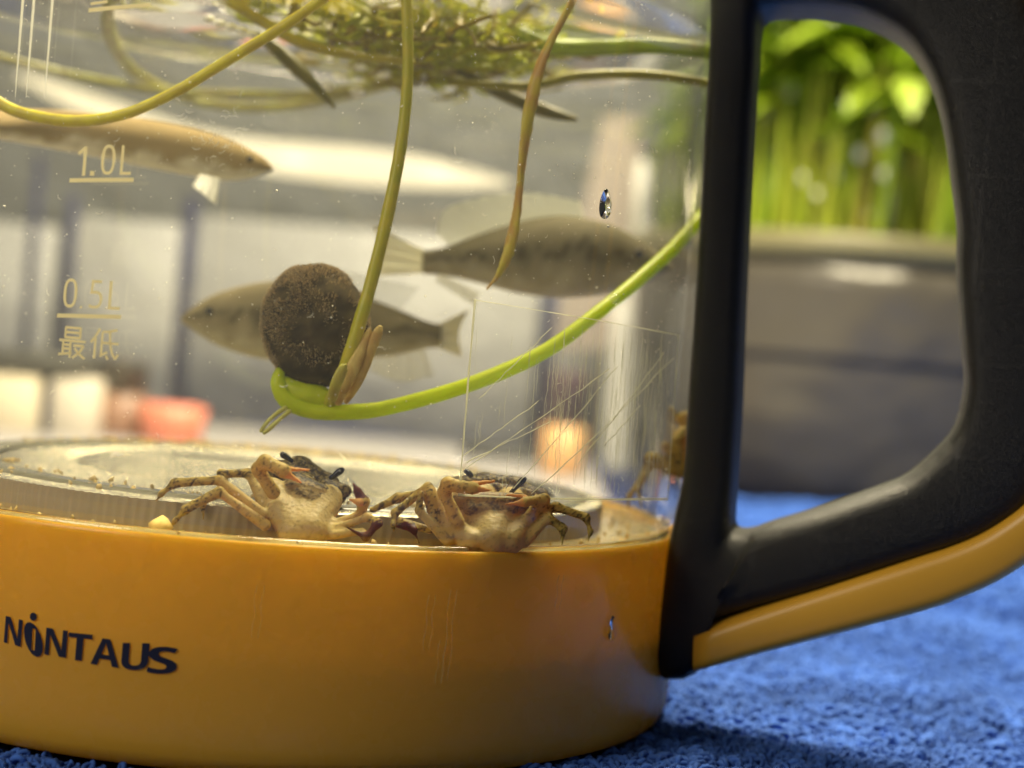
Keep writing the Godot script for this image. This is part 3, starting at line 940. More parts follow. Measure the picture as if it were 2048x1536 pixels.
func crabs() -> void:
	crab("left crab, rearing up with its pale belly to the glass, dark claw beside it", [
		[Vector3(0.01157, 0.03205, 0.058), Vector3(0.00725, 0.03669, 0.054), 0.00236, 0.00212, 0], [Vector3(0.01213, 0.0321, 0.058), Vector3(0.01086, 0.03683, 0.052), 0.00264, 0.00257, 0], [Vector3(0.01349, 0.0325, 0.058), Vector3(0.01498, 0.03621, 0.053), 0.0025, 0.00213, 0], [Vector3(0.01128, 0.03188, 0.05919), Vector3(0.00896, 0.03465, 0.057), 0.0018, 0.00182, 0], [Vector3(0.0149, 0.03235, 0.058), Vector3(0.01804, 0.03243, 0.055), 0.00139, 0.00099, 0],
		[Vector3(0.00624, 0.03906, 0.049), Vector3(0.0099, 0.03959, 0.047), 0.00159, 0.00189, 1], [Vector3(0.0099, 0.03959, 0.047), Vector3(0.01421, 0.03772, 0.048), 0.00189, 0.0016, 1], [Vector3(0.01421, 0.03772, 0.048), Vector3(0.0155, 0.0367, 0.05), 0.00174, 0.00173, 1], [Vector3(0.01015, 0.0385, 0.053), Vector3(0.01396, 0.03729, 0.054), 0.00128, 0.00127, 1], [Vector3(0.0075, 0.03888, 0.05), Vector3(0.01121, 0.03777, 0.05), 0.00187, 0.00187, 1],
		[Vector3(0.01007, 0.03791, 0.0545), Vector3(0.01405, 0.03698, 0.0545), 0.0012, 0.00113, 7], [Vector3(0.01137, 0.03684, 0.0555), Vector3(0.01425, 0.0361, 0.0555), 0.00084, 0.00084, 7], [Vector3(0.01422, 0.03797, 0.051), Vector3(0.01714, 0.03751, 0.051), 0.00115, 0.00093, 1],
		[Vector3(0.00808, 0.03728, 0.059), Vector3(0.0059, 0.04037, 0.06), 0.00104, 0.00083, 3], [Vector3(0.0059, 0.04037, 0.06), Vector3(0.00693, 0.04164, 0.061), 0.00083, 0.00089, 3], [Vector3(0.00695, 0.0415, 0.061), Vector3(0.00965, 0.04071, 0.062), 0.00089, 0.00096, 3], [Vector3(0.00967, 0.04044, 0.062), Vector3(0.01239, 0.03917, 0.062), 0.00061, 0.00017, 4], [Vector3(0.0099, 0.0408, 0.061), Vector3(0.01307, 0.04086, 0.06), 0.00041, 0.00017, 4],
		[Vector3(0.00671, 0.03435, 0.056), Vector3(0.00378, 0.03909, 0.054), 0.00077, 0.00057, 6], [Vector3(0.00378, 0.03909, 0.054), Vector3(-0.00007, 0.03882, 0.055), 0.00064, 0.00056, 2], [Vector3(-0.00007, 0.03882, 0.055), Vector3(0.00174, 0.03638, 0.056), 0.00049, 0.00028, 2],
		[Vector3(0.00674, 0.03386, 0.058), Vector3(0.00058, 0.03807, 0.058), 0.0009, 0.00063, 6], [Vector3(0.00029, 0.03818, 0.058), Vector3(-0.00579, 0.03722, 0.058), 0.00063, 0.00063, 2], [Vector3(-0.00579, 0.03722, 0.058), Vector3(-0.00762, 0.03552, 0.058), 0.00049, 0.00028, 2], [Vector3(-0.00762, 0.03552, 0.058), Vector3(-0.00841, 0.03412, 0.058), 0.00028, 0.0001, 2],
		[Vector3(0.00751, 0.03275, 0.06), Vector3(0.00094, 0.03667, 0.06), 0.00083, 0.00055, 6], [Vector3(0.0008, 0.03673, 0.06), Vector3(-0.00335, 0.0341, 0.061), 0.00076, 0.00062, 2], [Vector3(-0.00348, 0.03395, 0.061), Vector3(-0.00473, 0.03232, 0.061), 0.00041, 0.00027, 2], [Vector3(-0.00473, 0.03232, 0.061), Vector3(-0.00533, 0.03123, 0.061), 0.00027, 0.0001, 2],
		[Vector3(-0.00098, 0.03588, 0.057), Vector3(-0.00191, 0.03439, 0.057), 0.00042, 0.00035, 2], [Vector3(-0.00191, 0.03439, 0.057), Vector3(-0.00152, 0.03218, 0.057), 0.00035, 0.00014, 2],
		[Vector3(0.0161, 0.03318, 0.057), Vector3(0.02021, 0.03485, 0.056), 0.0007, 0.00056, 6], [Vector3(0.02021, 0.03485, 0.056), Vector3(0.02043, 0.0368, 0.057), 0.00063, 0.00084, 3], [Vector3(0.02042, 0.03694, 0.057), Vector3(0.01961, 0.03813, 0.057), 0.00077, 0.00049, 5], [Vector3(0.01961, 0.03813, 0.057), Vector3(0.01865, 0.03959, 0.057), 0.00042, 0.0001, 5], [Vector3(0.01998, 0.03671, 0.058), Vector3(0.01855, 0.03714, 0.058), 0.00042, 0.00017, 4],
		[Vector3(0.01663, 0.03264, 0.058), Vector3(0.02133, 0.03488, 0.058), 0.00063, 0.00049, 6], [Vector3(0.02133, 0.03488, 0.058), Vector3(0.02294, 0.03429, 0.059), 0.00049, 0.00055, 2], [Vector3(0.02294, 0.03429, 0.059), Vector3(0.02156, 0.03219, 0.06), 0.00055, 0.00048, 5], [Vector3(0.02156, 0.03219, 0.06), Vector3(0.01853, 0.03359, 0.06), 0.00034, 0.00014, 5],
		[Vector3(0.01701, 0.03209, 0.059), Vector3(0.0209, 0.03299, 0.059), 0.00062, 0.00048, 6]],
		[[Vector4(0.00934, 0.04121, 0.052, 0.00029), Vector4(0.00866, 0.04165, 0.052, 0.00036), Vector4(0.00821, 0.0419, 0.052, 0.0005), Vector4(0.00791, 0.04209, 0.052, 0.00043)], [Vector4(0.01522, 0.03938, 0.053, 0.00035), Vector4(0.01588, 0.04001, 0.053, 0.00043), Vector4(0.01641, 0.04048, 0.053, 0.0005), Vector4(0.01667, 0.04072, 0.053, 0.00043)]],
		[[Vector4(0.00985, 0.04119, 0.053, 0.00007), Vector4(0.00998, 0.0422, 0.053, 0.00004), Vector4(0.00977, 0.04303, 0.053, 0.00002)], [Vector4(0.01479, 0.0402, 0.053, 0.00007), Vector4(0.0151, 0.04079, 0.053, 0.00004), Vector4(0.01541, 0.04125, 0.053, 0.00002)]], 3)
	crab("middle crab, tan belly to the glass, half behind the scratched plastic sheet", [
		[Vector3(0.03889, 0.03251, 0.055), Vector3(0.03255, 0.03749, 0.05), 0.00169, 0.00158, 0], [Vector3(0.03886, 0.03286, 0.055), Vector3(0.03646, 0.03774, 0.049), 0.00239, 0.00245, 0], [Vector3(0.03886, 0.03286, 0.055), Vector3(0.0408, 0.03776, 0.049), 0.00239, 0.00216, 0], [Vector3(0.03924, 0.03254, 0.055), Vector3(0.04443, 0.03763, 0.048), 0.00155, 0.00145, 0], [Vector3(0.0361, 0.0326, 0.056), Vector3(0.03267, 0.03433, 0.054), 0.00154, 0.00155, 0], [Vector3(0.04132, 0.03294, 0.055), Vector3(0.04258, 0.03438, 0.053), 0.00169, 0.00156, 0], [Vector3(0.0351, 0.03194, 0.056), Vector3(0.04208, 0.0323, 0.055), 0.00091, 0.00091, 0],
		[Vector3(0.03217, 0.03883, 0.045), Vector3(0.03685, 0.03967, 0.044), 0.00161, 0.00162, 1], [Vector3(0.03685, 0.03967, 0.044), Vector3(0.04129, 0.03955, 0.044), 0.00162, 0.00162, 1], [Vector3(0.04129, 0.03955, 0.044), Vector3(0.04508, 0.03842, 0.045), 0.00147, 0.0011, 1], [Vector3(0.03181, 0.0394, 0.046), Vector3(0.03795, 0.04038, 0.046), 0.00073, 0.00073, 1], [Vector3(0.03808, 0.03961, 0.048), Vector3(0.04357, 0.03915, 0.048), 0.00087, 0.00072, 1],
		[Vector3(0.03372, 0.03783, 0.0525), Vector3(0.04225, 0.03806, 0.0515), 0.00142, 0.00143, 7], [Vector3(0.03528, 0.03678, 0.0535), Vector3(0.04093, 0.0369, 0.0525), 0.00092, 0.00092, 7], [Vector3(0.03118, 0.03809, 0.046), Vector3(0.04541, 0.03889, 0.045), 0.00095, 0.00088, 1],
		[Vector3(0.03376, 0.03521, 0.056), Vector3(0.03153, 0.03902, 0.056), 0.00098, 0.00084, 3], [Vector3(0.03153, 0.03909, 0.056), Vector3(0.03202, 0.04049, 0.057), 0.00084, 0.00084, 3], [Vector3(0.03205, 0.04021, 0.057), Vector3(0.03552, 0.04019, 0.058), 0.00098, 0.00083, 3], [Vector3(0.03553, 0.04005, 0.058), Vector3(0.03824, 0.04015, 0.058), 0.00055, 0.00017, 4], [Vector3(0.03544, 0.04065, 0.057), Vector3(0.03851, 0.04126, 0.056), 0.00042, 0.00021, 4],
		[Vector3(0.0432, 0.03544, 0.053), Vector3(0.0456, 0.03893, 0.053), 0.00099, 0.00078, 3], [Vector3(0.04559, 0.03907, 0.053), Vector3(0.04294, 0.0386, 0.055), 0.00078, 0.00063, 3], [Vector3(0.04295, 0.03853, 0.055), Vector3(0.04019, 0.0381, 0.056), 0.00049, 0.00017, 4], [Vector3(0.04287, 0.03935, 0.054), Vector3(0.04019, 0.03926, 0.054), 0.00028, 0.00018, 4],
		[Vector3(0.03319, 0.03307, 0.055), Vector3(0.0296, 0.03867, 0.054), 0.00113, 0.00085, 6], [Vector3(0.03069, 0.03497, 0.055), Vector3(0.02938, 0.03834, 0.0545), 0.00084, 0.00092, 2], [Vector3(0.0291, 0.03955, 0.054), Vector3(0.02486, 0.03544, 0.055), 0.00064, 0.00056, 2], [Vector3(0.02486, 0.03544, 0.055), Vector3(0.02479, 0.03399, 0.056), 0.00042, 0.00028, 2], [Vector3(0.02479, 0.03399, 0.056), Vector3(0.02523, 0.03205, 0.056), 0.00028, 0.00008, 2],
		[Vector3(0.03261, 0.03228, 0.056), Vector3(0.02842, 0.03593, 0.056), 0.00077, 0.00056, 6], [Vector3(0.02824, 0.03641, 0.056), Vector3(0.02833, 0.03867, 0.056), 0.00056, 0.00042, 2],
		[Vector3(0.02494, 0.03738, 0.053), Vector3(0.02157, 0.03547, 0.054), 0.00064, 0.00042, 2], [Vector3(0.02813, 0.03845, 0.053), Vector3(0.02494, 0.03738, 0.053), 0.00043, 0.00064, 2],
		[Vector3(0.02981, 0.03313, 0.052), Vector3(0.02544, 0.03389, 0.052), 0.00057, 0.00071, 2], [Vector3(0.02546, 0.03375, 0.052), Vector3(0.0276, 0.03305, 0.053), 0.00064, 0.00043, 5], [Vector3(0.02746, 0.03304, 0.053), Vector3(0.02868, 0.03127, 0.054), 0.00028, 0.00011, 5],
		[Vector3(0.043, 0.03371, 0.053), Vector3(0.04575, 0.03728, 0.052), 0.00099, 0.00071, 6], [Vector3(0.04574, 0.03742, 0.052), Vector3(0.0474, 0.03799, 0.052), 0.00064, 0.00064, 2], [Vector3(0.0474, 0.03799, 0.052), Vector3(0.05178, 0.03695, 0.052), 0.00064, 0.00057, 2], [Vector3(0.05179, 0.03681, 0.052), Vector3(0.05259, 0.03502, 0.052), 0.00043, 0.00028, 2], [Vector3(0.05259, 0.03502, 0.052), Vector3(0.05235, 0.03285, 0.052), 0.00028, 0.00009, 2],
		[Vector3(0.04344, 0.0328, 0.054), Vector3(0.04639, 0.03644, 0.053), 0.00078, 0.00057, 6], [Vector3(0.04639, 0.03644, 0.053), Vector3(0.04863, 0.03521, 0.053), 0.00057, 0.00064, 2], [Vector3(0.04864, 0.03507, 0.053), Vector3(0.04869, 0.03277, 0.054), 0.00043, 0.00014, 2]],
		[[Vector4(0.03497, 0.04117, 0.05, 0.00036), Vector4(0.0345, 0.04156, 0.05, 0.00043), Vector4(0.03412, 0.04182, 0.05, 0.00036)], [Vector4(0.04071, 0.03917, 0.051, 0.00029), Vector4(0.04161, 0.0404, 0.051, 0.00036), Vector4(0.04226, 0.04118, 0.051, 0.0005), Vector4(0.04258, 0.04156, 0.051, 0.00036)]],
		[[Vector4(0.0357, 0.04109, 0.05, 0.00007), Vector4(0.03578, 0.04182, 0.05, 0.00003)], [Vector4(0.04008, 0.04006, 0.052, 0.00007), Vector4(0.04097, 0.04129, 0.052, 0.00004)]], 11)
	crab("right crab, tan and blurred, climbing behind the black handle", [
		[Vector3(0.06966, 0.0446, 0.004), Vector3(0.07094, 0.04944, 0.004), 0.00291, 0.00257, 0], [Vector3(0.06953, 0.04685, 0.006), Vector3(0.07202, 0.04281, 0.006), 0.00255, 0.00255, 0], [Vector3(0.06827, 0.05042, 0.008), Vector3(0.0704, 0.05111, 0.008), 0.00118, 0.00135, 3], [Vector3(0.06757, 0.04691, 0.01), Vector3(0.06952, 0.04944, 0.01), 0.00075, 0.00067, 3], [Vector3(0.06725, 0.04672, 0.01), Vector3(0.06865, 0.04415, 0.01), 0.00067, 0.00084, 3],
		[Vector3(0.06549, 0.04572, 0.01), Vector3(0.06871, 0.04348, 0.01), 0.00075, 0.00092, 2], [Vector3(0.06344, 0.04335, 0.01), Vector3(0.06921, 0.04167, 0.01), 0.00126, 0.00142, 2], [Vector3(0.06344, 0.04335, 0.01), Vector3(0.06215, 0.03987, 0.01), 0.00092, 0.00067, 2], [Vector3(0.06215, 0.03987, 0.01), Vector3(0.06023, 0.03683, 0.01), 0.00067, 0.00042, 2], [Vector3(0.06023, 0.03683, 0.01), Vector3(0.06026, 0.03464, 0.01), 0.00034, 0.00017, 2], [Vector3(0.06245, 0.04073, 0.012), Vector3(0.0615, 0.0383, 0.012), 0.00058, 0.00042, 2], [Vector3(0.0615, 0.0383, 0.012), Vector3(0.06234, 0.03536, 0.012), 0.00042, 0.00017, 2]],
		[[Vector4(0.06703, 0.05099, 0.008, 0.00034), Vector4(0.06647, 0.05161, 0.008, 0.00042), Vector4(0.0661, 0.05201, 0.008, 0.00042)]], [[Vector4(0.06751, 0.05137, 0.008, 0.00008), Vector4(0.06688, 0.05267, 0.008, 0.00003)]], 23)

# a fish: body lofted over a spine of [point, half height, half width]
func fish(label: String, spine: Array, shape: Array, top_c: Color, mid_c: Color, belly_c: Color, band: float, fins: Array, eye_at: Array, seed_: int) -> void:
	var o := thing("fish", label, "fish", Vector3.ZERO, "grey fish in the kettle")
	var n := FastNoiseLite.new()
	n.seed = seed_
	n.frequency = 0.16
	var pts := spline(spine, 10)
	var st := mb()
	var rows := []
	var cols := []
	var N := pts.size()
	for i in N:
		var t := i / (N - 1.0)
		var p := xyz(pts[i])
		var hgt: float = pts[i].w
		var f := t * (shape.size() - 1)
		var k := mini(int(f), shape.size() - 2)
		var w: float = lerpf(shape[k], shape[k + 1], f - k)
		var dir := (xyz(pts[mini(i + 1, N - 1)]) - xyz(pts[maxi(i - 1, 0)])).normalized()
		var up := (Vector3.UP - dir * dir.y).normalized()
		var side := dir.cross(up).normalized()
		var row := []
		var crow := []
		for j in 28:
			var a := TAU * j / 28
			var q := p + up * hgt * sin(a) + side * w * cos(a) * (1.0 - 0.15 * sin(a))
			row.append(q)
			var v := sin(a) + n.get_noise_3dv(q * 1000.0) * 0.55
			var c := mid_c.lerp(top_c, smoothstep(0.1, 0.9, v)).lerp(belly_c, smoothstep(-0.25, -0.85, v))
			c = c.lerp(top_c * 0.45, band * exp(-pow((v - 0.12) / 0.16, 2)) * smoothstep(0.0, 0.2, t))
			crow.append(c)
		rows.append(row)
		cols.append(crow)
	var shut := func(row: Array, at: Vector3) -> Array:
		var r2 := []
		for q in row: r2.append(at + (q - at) * 0.02)
		return r2
	rows.push_front(shut.call(rows[0], xyz(pts[0]) + (xyz(pts[0]) - xyz(pts[1])) * 0.6))
	cols.push_front(cols[0])
	rows.append(shut.call(rows[-1], xyz(pts[-1])))
	cols.append(cols[-1])
	grid(st, rows, true, false, cols)
	var m := vmat(0.75)
	m.metallic_specular = 0.25
	m.backlight_enabled = true
	m.backlight = Color(0.3, 0.28, 0.2)
	put("body", done(st), m, o)
	for fn in fins:
		var fm := mat(fn[2], 0.45)
		fm.backlight_enabled = true
		fm.backlight = Color(0.9, 0.9, 0.8)
		fm.cull_mode = BaseMaterial3D.CULL_DISABLED
		fm.transparency = BaseMaterial3D.TRANSPARENCY_ALPHA
		# rays fan from the root line to the outer line
		var fs := mb()
		var root: Array = fn[1][0]
		var tip: Array = fn[1][1]
		var c := 24
		var fr := []
		for r in 5:
			var row := []
			for i in c + 1:
				var u := float(i) / c
				var q0 := xyz(spline(root, 8)[int(u * (spline(root, 8).size() - 1))])
				var q1 := xyz(spline(tip, 8)[int(u * (spline(tip, 8).size() - 1))])
				var ripple := 0.0006 * sin(i * PI) + (0.00035 if i % 2 == 0 else -0.00035) * (r / 4.0)
				row.append(q0.lerp(q1, r / 4.0) + Vector3(0, 0, ripple))
			fr.append(row)
		grid(fs, fr, false)
		put(fn[0], done(fs), fm, o)
	var es := SphereMesh.new()
	es.radius = eye_at[1]
	es.height = eye_at[1] * 1.4
	var e := put("eye", es, mat(rgb(26, 26, 26), 0.2), o)
	e.position = eye_at[0]
	e.rotation.x = PI / 2

func fishes() -> void:
	fish("upper left fish, pale with a brown head, swimming right behind the volume mark",
		[Vector4(-0.00708, 0.08786, -0.008, 0.00036), Vector4(-0.00936, 0.08821, -0.008, 0.00178), Vector4(-0.01387, 0.08853, -0.008, 0.00339), Vector4(-0.02023, 0.08942, -0.008, 0.0041), Vector4(-0.02839, 0.09033, -0.008, 0.00428), Vector4(-0.036, 0.09086, -0.006, 0.00399), Vector4(-0.04437, 0.09113, -0.004, 0.00352), Vector4(-0.05019, 0.09081, 0, 0.00296), Vector4(-0.05422, 0.08984, 0.006, 0.00221), Vector4(-0.05703, 0.08907, 0.01, 0.00185)], [0.0008, 0.003, 0.0048, 0.005, 0.004, 0.0025],
		Color(0.33, 0.24, 0.10), Color(0.38, 0.285, 0.13), Color(0.86, 0.82, 0.62), 0.12, [
		["tail_fin", [[Vector4(-0.05708, 0.09175, 0.01, 0.00008), Vector4(-0.05681, 0.08842, 0.01, 0.00008)], [Vector4(-0.06267, 0.09385, 0.014, 0.00008), Vector4(-0.06063, 0.08906, 0.014, 0.00008), Vector4(-0.0619, 0.08398, 0.014, 0.00008)]], Color(0.85, 0.8, 0.55, 0.85)],
		["pectoral_fin", [[Vector4(-0.0147, 0.0848, 0, 0.00009), Vector4(-0.01823, 0.08519, 0, 0.00009)], [Vector4(-0.0142, 0.07981, 0.004, 0.00009), Vector4(-0.01849, 0.0827, 0.004, 0.00009)]], Color(0.85, 0.85, 0.8, 0.75)]], [Vector3(-0.01051, 0.08891, -0.004), 0.0006], 5)
	fish("lower left fish, grey with a dark side line, swimming left behind the seed",
		[Vector4(-0.02405, 0.05958, -0.022, 0.00056), Vector4(-0.0221, 0.05994, -0.022, 0.00206), Vector4(-0.01788, 0.06031, -0.022, 0.00468), Vector4(-0.01132, 0.06069, -0.022, 0.00674), Vector4(-0.00476, 0.06107, -0.022, 0.00749), Vector4(0.00277, 0.06116, -0.022, 0.00711), Vector4(0.01032, 0.06088, -0.022, 0.0058), Vector4(0.01691, 0.0607, -0.022, 0.00412), Vector4(0.02161, 0.06074, -0.022, 0.00262), Vector4(0.02461, 0.06081, -0.022, 0.00215)], [0.0008, 0.0035, 0.006, 0.006, 0.004, 0.0016],
		Color(0.21, 0.175, 0.095), Color(0.29, 0.245, 0.14), Color(0.46, 0.41, 0.27), 1.0, [
		["tail_fin", [[Vector4(0.02351, 0.06259, -0.022, 0.00009), Vector4(0.02385, 0.05868, -0.022, 0.00009)], [Vector4(0.02939, 0.06629, -0.022, 0.00009), Vector4(0.0279, 0.06185, -0.022, 0.00009), Vector4(0.02886, 0.05724, -0.022, 0.00009)]], Color(0.80, 0.72, 0.30, 0.95)],
		["anal_fin", [[Vector4(0.02195, 0.05833, -0.02, 0.00009), Vector4(0.01196, 0.05503, -0.02, 0.00009)], [Vector4(0.02407, 0.05329, -0.02, 0.00009), Vector4(0.01786, 0.05163, -0.02, 0.00009), Vector4(0.01212, 0.05318, -0.02, 0.00009)]], Color(0.86, 0.84, 0.74, 0.6)],
		["dorsal_fin", [[Vector4(0.00125, 0.06797, -0.022, 0.00009), Vector4(0.01656, 0.0648, -0.022, 0.00009)], [Vector4(0.00565, 0.07154, -0.022, 0.00009), Vector4(0.01992, 0.0695, -0.022, 0.00009)]], Color(0.66, 0.68, 0.66, 0.35)]], [Vector3(-0.01762, 0.06168, -0.0145), 0.0008], 6)
	fish("right fish, grey with a fanned pale back fin, swimming right past the plastic sheet",
		[Vector4(0.06694, 0.0774, -0.026, 0.00047), Vector4(0.06465, 0.07758, -0.026, 0.00189), Vector4(0.05972, 0.07772, -0.026, 0.00472), Vector4(0.05307, 0.07791, -0.026, 0.00699), Vector4(0.04551, 0.07763, -0.026, 0.00775), Vector4(0.03799, 0.07679, -0.026, 0.00681), Vector4(0.03142, 0.07604, -0.026, 0.00492), Vector4(0.02579, 0.07517, -0.026, 0.00322), Vector4(0.02204, 0.07466, -0.026, 0.00246), Vector4(0.01977, 0.07446, -0.026, 0.00227)], [0.0008, 0.0035, 0.006, 0.006, 0.004, 0.0016],
		Color(0.19, 0.165, 0.095), Color(0.27, 0.235, 0.145), Color(0.44, 0.40, 0.28), 1.0, [
		["tail_fin", [[Vector4(0.02074, 0.07644, -0.026, 0.00009), Vector4(0.02089, 0.07247, -0.026, 0.00009)], [Vector4(0.00966, 0.08042, -0.026, 0.00009), Vector4(0.01165, 0.07604, -0.026, 0.00009), Vector4(0.00999, 0.07096, -0.026, 0.00009)]], Color(0.92, 0.86, 0.52, 0.95)],
		["dorsal_fin", [[Vector4(0.02461, 0.07791, -0.026, 0.00009), Vector4(0.03373, 0.0822, -0.026, 0.00009), Vector4(0.04298, 0.0848, -0.026, 0.00009), Vector4(0.0496, 0.08499, -0.026, 0.00009)], [Vector4(0.02179, 0.07975, -0.026, 0.00009), Vector4(0.02396, 0.08543, -0.026, 0.00009), Vector4(0.03692, 0.0891, -0.026, 0.00009), Vector4(0.04835, 0.08847, -0.026, 0.00009)]], Color(0.84, 0.86, 0.82, 0.75)],
		["anal_fin", [[Vector4(0.02328, 0.07259, -0.024, 0.00009), Vector4(0.0311, 0.0695, -0.024, 0.00009)], [Vector4(0.02247, 0.07101, -0.024, 0.00009), Vector4(0.03038, 0.06699, -0.024, 0.00009)]], Color(0.78, 0.74, 0.40, 0.6)]], [Vector3(0.0599, 0.07903, -0.0185), 0.0008], 7)

# ---------------------------------------------------------------- plants in the water
func stem_material(c: Color, rough := 0.38) -> StandardMaterial3D:
	var m := vmat(rough) if c == Color.WHITE else mat(c, rough)
	m.backlight_enabled = true
	m.backlight = Color(0.6, 0.56, 0.04)
	return m

func painter(a: Color, b: Color, seed_: int, freq := 0.35, tip := 0.0) -> Callable:
	var n := FastNoiseLite.new()
	n.seed = seed_
	n.frequency = freq
	n.fractal_octaves = 3
	return func(p: Vector3, t: float, _a: float) -> Color:
		return a.lerp(b, clampf(0.5 + n.get_noise_3dv(p * Vector3(1000, 1000, 1000)) * 1.4 + tip * (t - 0.5), 0.0, 1.0))

func lotus() -> void:
	var o := thing("sprouting_seed", "furry dark brown seed with green sprout hanging in the water", "seed")
	var c := Vector3(0.00863, 0.06066, 0.034)
	var ax := (Vector3(0.00646, 0.06908, 0.034) - Vector3(0.01008, 0.05172, 0.034)).normalized()
	var b0 := Basis(ax.cross(Vector3(0, 0, 1)).normalized(), ax, Vector3(0, 0, 1)).orthonormalized()
	var lump := FastNoiseLite.new()
	lump.seed = 12
	lump.frequency = 0.16
	lump.fractal_octaves = 3
	var ra := 0.00812
	var rb := 0.0095
	var rows := []
	var cols := []
	var shell := func(th: float, ph: float) -> Vector3:
		var d := Vector3(sin(th) * cos(ph), -cos(th), sin(th) * sin(ph))
		var r := 1.0 + 0.02 * lump.get_noise_3dv(d * 14.0) 
		return c + b0 * Vector3(d.x * ra * r, d.y * rb * r, d.z * ra * 0.95 * r)
	for i in 49:
		var row := []
		var crow := []
		for j in 72:
			var p: Vector3 = shell.call(clampf(PI * i / 48.0, 0.01, PI - 0.01), -TAU * j / 72)
			row.append(p)
			var k := lump.get_noise_3dv(p * 2400.0)
			crow.append(Color(0.036, 0.028, 0.018).lerp(Color(0.10, 0.078, 0.042), clampf(0.4 + k * 1.5, 0, 1)))
		rows.append(row)
		cols.append(crow)
	var st := mb()
	grid(st, rows, true, false, cols)
	var coat := vmat(0.95)
	coat.metallic_specular = 0.15
	put("seed_coat", done(st), coat, o)
	var fz := mb()
	tube(fz, [Vector4(0, -0.00008, 0, 0.00003), Vector4(0.00004, 0.00016, 0, 0.000026), Vector4(0.00012, 0.00034, 0.00003, 0.000012)], 4)
	var where := []
	var tints := []
	for i in 26000:
		var th := acos(rng.randf_range(-0.97, 1.0))
		var ph := rng.randf() * TAU
		var p: Vector3 = shell.call(th, ph)
		var up := (p - c).normalized()
		var k := lump.get_noise_3dv(p * 1100.0) * 1.5 + 0.55 * (p - c).dot(ax) / rb - 0.4 * (p.x - c.x) / ra - 0.5 * maxf(0.0, up.z)
		if rng.randf() > 0.56 + k * 1.1: continue
		var side := up.cross(Vector3(rng.randf_range(-1, 1), rng.randf_range(-1, 1), rng.randf_range(-1, 1))).normalized()
		var bb := Basis(side, up, side.cross(up)).rotated(side, rng.randf_range(-0.7, 0.7))
		where.append(Transform3D(bb.scaled(Vector3.ONE * rng.randf_range(0.6, 1.5)), p))
		var g := rng.randf_range(0.5, 1.3)
		tints.append(Color(0.64 * g, 0.55 * g, 0.34 * g))
	var fm := vmat(0.8)
	fm.backlight_enabled = true
	fm.backlight = Color(0.9, 0.8, 0.55)
	scatter("fuzz", done(fz), fm, where, tints, o)
	var lime := stem_material(Color.WHITE)
	lime.backlight = Color(0.9, 0.98, 0.04)
	lime.subsurf_scatter_enabled = true
	lime.subsurf_scatter_strength = 0.1
	var s1 := mb()
	var lime_paint := painter(Color(0.68, 0.75, 0.010), Color(0.78, 0.83, 0.02), 3)
	tube(s1, spline([Vector4(0.00408, 0.05338, 0.036, 0.00076), Vector4(0.0041, 0.05142, 0.037, 0.00114), Vector4(0.00575, 0.04898, 0.037, 0.00129), Vector4(0.00966, 0.0478, 0.037, 0.00121), Vector4(0.01535, 0.04814, 0.037, 0.00121), Vector4(0.02124, 0.04938, 0.036, 0.00114), Vector4(0.03225, 0.0535, 0.034, 0.00115), Vector4(0.04326, 0.05936, 0.03, 0.00117), Vector4(0.05217, 0.06696, 0.024, 0.00111), Vector4(0.06266, 0.07737, 0.01, 0.00117), Vector4(0.0692, 0.08557, 0, 0.00112), Vector4(0.07226, 0.0901, -0.004, 0.00105)], 8), 16, 1.0, 0.0, lime_paint, 0.03)
	put("green_shoot", done(s1), lime, o)
	var s0 := mb()
	tube(s0, spline([Vector4(0.00458, 0.05205, 0.036, 0.00076), Vector4(0.00739, 0.05038, 0.036, 0.00183), Vector4(0.0105, 0.04989, 0.036, 0.00183), Vector4(0.01265, 0.0497, 0.036, 0.00106)], 8), 16, 0.9, 0.0, lime_paint, 0.06)
	put("shoot_base", done(s0), lime, o)
	var s2 := mb()
	tube(s2, spline([Vector4(0.01221, 0.04924, 0.037, 0.00098), Vector4(0.01331, 0.0514, 0.04, 0.00097), Vector4(0.01475, 0.05493, 0.042, 0.00111), Vector4(0.01614, 0.06138, 0.042, 0.00104), Vector4(0.01744, 0.06859, 0.041, 0.00097), Vector4(0.01878, 0.0781, 0.04, 0.00097), Vector4(0.0198, 0.08875, 0.039, 0.0009), Vector4(0.01985, 0.09864, 0.038, 0.00083), Vector4(0.01885, 0.1085, 0.037, 0.00083), Vector4(0.01745, 0.11687, 0.036, 0.00083)], 10), 16, 1.0, 0.0, painter(Color(0.44, 0.44, 0.016), Color(0.56, 0.48, 0.03), 4), 0.05)
	put("olive_stem", done(s2), stem_material(Color.WHITE), o)
	var s3 := mb()
	var husk := painter(Color(0.66, 0.52, 0.16), Color(0.50, 0.32, 0.09), 5)
	tube(s3, spline([Vector4(0.01389, 0.04953, 0.041, 0.0006), Vector4(0.01493, 0.05236, 0.043, 0.00103), Vector4(0.01626, 0.05604, 0.043, 0.00096), Vector4(0.01758, 0.06016, 0.042, 0.00052), Vector4(0.01776, 0.06077, 0.042, 0.0003)], 8), 12, 0.5, 0.4, husk, 0.05)
	put("husk", done(s3), stem_material(Color.WHITE, 0.6), o)
	s3 = mb()
	tube(s3, spline([Vector4(0.01495, 0.04974, 0.04, 0.00037), Vector4(0.01671, 0.05287, 0.042, 0.00067), Vector4(0.01823, 0.05784, 0.042, 0.00082), Vector4(0.01904, 0.06051, 0.042, 0.00074), Vector4(0.01928, 0.06128, 0.042, 0.00044)], 8), 12, 0.6, -0.3, husk, 0.06)
	put("husk", done(s3), stem_material(Color.WHITE, 0.6), o)
	s3 = mb()
